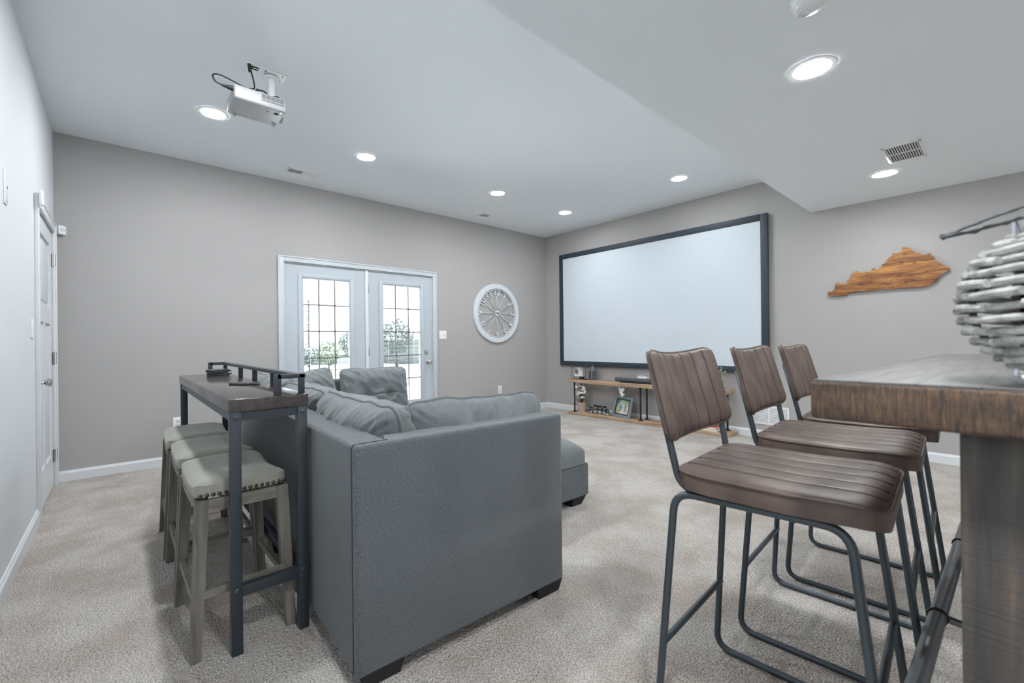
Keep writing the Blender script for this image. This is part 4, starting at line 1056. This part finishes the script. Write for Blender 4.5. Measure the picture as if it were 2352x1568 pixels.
# ------------------------------------------------------------------ bar table
bt = empty('bar_table', (4.969, -4.428, 0), R(-1.7)); BW, BL, BZ, BT = .86, 1.90, 1.04, .078
bm = bmesh.new(); box(bm, 0, BW, 0, BL, BZ-BT, BZ-.004, .007, 3); tt = link_bm(bm, 'tabletop', 'sawn_edge', bt, smooth=40)
mbox('top_planks', 'bar_top', tt, .005, BW-.005, .005, BL-.005, BZ-.006, BZ, bev=.0015)
for y in (.055, BL-.055-.09):
    for x in (.205, BW-.205-.20+.13):
        bm = bmesh.new(); box(bm, x, x+.20, y, y+.09, 0, BZ-BT, .004, 2); link_bm(bm, 'leg', 'bar_leg', bt, smooth=40)
bm = bmesh.new(); box(bm, .40, .46, .15, BL-.15, .10, .22, .004); link_bm(bm, 'stretcher', 'bar_leg', bt, smooth=40)
# iron pipe footrail on the stool side
bm = bmesh.new(); tube(bm, [(.095, .20, .25), (.080, BL-.02, .25)], .0215, 18); fr_ = link_bm(bm, 'foot_rail', 'pipe_steel', bt, smooth=40)
for y in (.875, 1.60):
    bm = bmesh.new(); tube(bm, [(.095-(y-.2)*.0089, y-.004, .25), (.095-(y-.2)*.0089, y+.004, .25)], .0255, 18); link_bm(bm, 'pipe_ring', 'iron_black', fr_, smooth=40)
for y in (.885, .26, BL-.10):
    bm = bmesh.new(); tube(bm, [(.105, y, .247), (.42, y, .225)], .0115, 12); link_bm(bm, 'rail_bracket', 'pipe_steel', fr_, smooth=40)
for y in (.04, BL-.06):
    pass
tag(bt, 'thick rough sawn wooden bar table cut by the right photo edge', 'table')

# ------------------------------------------------------------------ woven stick candle holder
wl_ = empty('woven_candle_holder', (5.296, -4.33, BZ)); zc_, RR = .138, .118
random.seed(11)
bm = bmesh.new(); rows = 16
for i in range(rows):
    ph_ = -72+144*i/(rows-1); z = zc_+RR*math.sin(R(ph_)); rad = max(RR*math.cos(R(ph_)), .046)
    nst = max(8, int(round(2*math.pi*RR/.052)))
    for k in range(nst):
        off = (.5 if i % 2 else 0)
        a0 = 2*math.pi*(k+off*.35)/nst+random.uniform(-.03, .03); da = 2*math.pi/nst*random.uniform(.50, .62)
        out = .005 if (i+k) % 2 else -.003
        pts = []
        for s_ in range(5):
            a = a0-da+2*da*s_/4; tang = .004*(s_/4-.5)
            rr_ = (rad+out)/math.cos((a-a0)*.85)
            pts.append((rr_*math.cos(a), rr_*math.sin(a), z+tang*(1 if k % 2 else -1)))
        rs = random.uniform(.0060, .0078); tube(bm, pts, [rs*.92, rs, rs*1.03, rs, rs*.9], 8)
link_bm(bm, 'woven_shell', 'stick_wood', wl_, smooth=40)
bm = bmesh.new()
for k in range(9):
    a = 2*math.pi*k/9; pts = []
    for s in range(15):
        ph_ = R(-68+136*s/14); pts.append(((RR-.006)*math.cos(ph_)*math.cos(a), (RR-.006)*math.cos(ph_)*math.sin(a), zc_+(RR-.004)*math.sin(ph_)))
    tube(bm, pts, .0045, 6)
link_bm(bm, 'inner_ribs', 'twig_brown', wl_, smooth=True)
bm = bmesh.new(); lathe(bm, [(.058, 0), (.060, .004), (.058, .026), (.050, .034)], n=32); link_bm(bm, 'base_ring', 'silver_gloss', wl_, smooth=40)
bm = bmesh.new(); lathe(bm, [(.050, .034), (.052, .10), (.052, .235), (.052, .268), (.048, .268), (.048, .04)], n=32); link_bm(bm, 'glass_cylinder', 'jar_glass', wl_, smooth=40)
bm = bmesh.new(); lathe(bm, [(.055, .238), (.059, .240), (.059, .272), (.055, .274)], n=32); link_bm(bm, 'neck_band', 'silver_gloss', wl_, smooth=40)
hp = [(-.045, -.050, .270), (-.085, -.036, .264), (-.142, -.004, .262), (-.115, .014, .277), (-.065, .032, .297), (-.01, .044, .314), (.035, .040, .318), (.056, .02, .262)]
bm = bmesh.new(); tube(bm, sm(hp, 8), .0028, 8)
hp2 = [(x+.0025*math.sin(i*2.6), y+.003*math.cos(i*2.6), z+.003*math.sin(i*2.2)) for i, (x, y, z) in enumerate(sm(hp, 4))]
tube(bm, hp2, .0024, 8); link_bm(bm, 'twig_handle', 'wire_dark', wl_, smooth=True)
tag(wl_, 'round grey woven stick candle holder with a thin loop handle on the bar table', 'candle holder')

# ------------------------------------------------------------------ outside the french doors
struct(mbox('patio', 'patio_concrete', None, -5.5, -.16, -9, 3, -.25, -.03))
struct(mbox('lawn', 'grass', None, -160, -5.5, -120, 160, -1.2, -.9))
def house(name, label, x, y, w, d, zb, h, rh, rot=0, ov=.5):
    t = empty(name, (x, y, zb), rot)
    mbox('wall', 'house_siding', t, -d/2, d/2, -w/2, w/2, 0, h)
    bm = bmesh.new(); a = d/2+ov; b = w/2+ov
    v = [bm.verts.new(p) for p in ((-a, -b, h), (a, -b, h), (a, b, h), (-a, b, h), (0, -b+a, h+rh), (0, b-a, h+rh))]
    for f in ((0, 1, 4), (1, 2, 5, 4), (2, 3, 5), (3, 0, 4, 5), (3, 2, 1, 0)): bm.faces.new([v[i] for i in f])
    link_bm(bm, 'roof', 'roof_shingle', t)
    for yy in (-w/4, w/5): 
        o = mbox('window', 'house_window', t, d/2, d/2+.05, yy-.6, yy+.6, h*.4, h*.8)
        mbox('window_trim', 'trim_white', o, d/2, d/2+.08, yy-.7, yy+.7, h*.8, h*.8+.12)
    return tag(t, label, 'house')
house('house', 'pale house with hip roof seen through the right french door', -38, 20.2, 9, 9, -1, 2.5, 1.4, R(4))
house('house', 'pale low roofed house seen through the left french door', -44, 9.4, 10, 9, -2.4, 2.5, 1.3, R(0))
mbox_t = empty('utility_pole', (-35, 6.8, -1)); bm = bmesh.new(); tube(bm, [(0, 0, 0), (0, 0, 6.0)], [.13, .09], 10); link_bm(bm, 'pole', 'pole_wood', mbox_t, smooth=40)
tag(mbox_t, 'thin utility pole standing against the white sky outside the left door', 'utility pole')
def tree(x, y, zb, h, rad, mt, label, seed):
    random.seed(seed); t = empty('tree', (x, y, zb))
    bm = bmesh.new(); tube(bm, [(0, 0, 0), (0, 0, h*.6)], [rad*.10, rad*.05], 8); link_bm(bm, 'trunk', 'bark', t, smooth=True)
    bm = bmesh.new()
    for k in range(1500):
        a = random.uniform(0, 6.28); ph = math.acos(random.uniform(-1, 1)); rr = rad*random.uniform(.55, 1.0)*(1+.25*noise.noise(Vector((a, ph*2, seed))))
        c = Vector((rr*math.sin(ph)*math.cos(a), rr*math.sin(ph)*math.sin(a), h*.62+rr*math.cos(ph)*.95)); s = rad*random.uniform(.06, .13)
        M0 = Matrix.Translation(c) @ Euler((random.uniform(0, 6), random.uniform(0, 6), 0)).to_matrix().to_4x4()
        vs = [bm.verts.new(M0 @ Vector(p)*1.0) for p in ((-s, 0, 0), (0, s*.6, 0), (s, 0, 0), (0, -s*.6, 0))]; bm.faces.new(vs)
    link_bm(bm, 'crown', mt, t); return tag(t, label, 'tree')
tree(-30, 8.4, -1.2, 3.8, 1.0, 'foliage', 'bluish green tree rising at the right of the left door glass', 1)
tree(-27, 5.7, -1.2, 2.7, .9, 'foliage_bright', 'bright green bushy tree in the middle of the left door glass', 2)
tree(-30, 12.5, -1.2, 4.6, 1.6, 'foliage', 'large tree crown above the house in the right door glass', 3)
tree(-31, 5.6, -1.2, 2.4, .8, 'foliage', 'low dark bush at the left foot of the green trees outside', 5)
t = empty('patio_fence', (-5.6, 0, -.9))
for y in np.arange(-8, 4, 1.2): mbox('fence_post', 'house_siding', t, -.04, .04, y-.04, y+.04, 0, 1.05)
mbox('fence_rail', 'house_siding', t, -.03, .03, -8, 3, .95, 1.02); mbox('fence_rail', 'house_siding', t, -.03, .03, -8, 3, .35, .42)
tag(t, 'low pale fence at the patio edge beyond the french doors', 'fence')
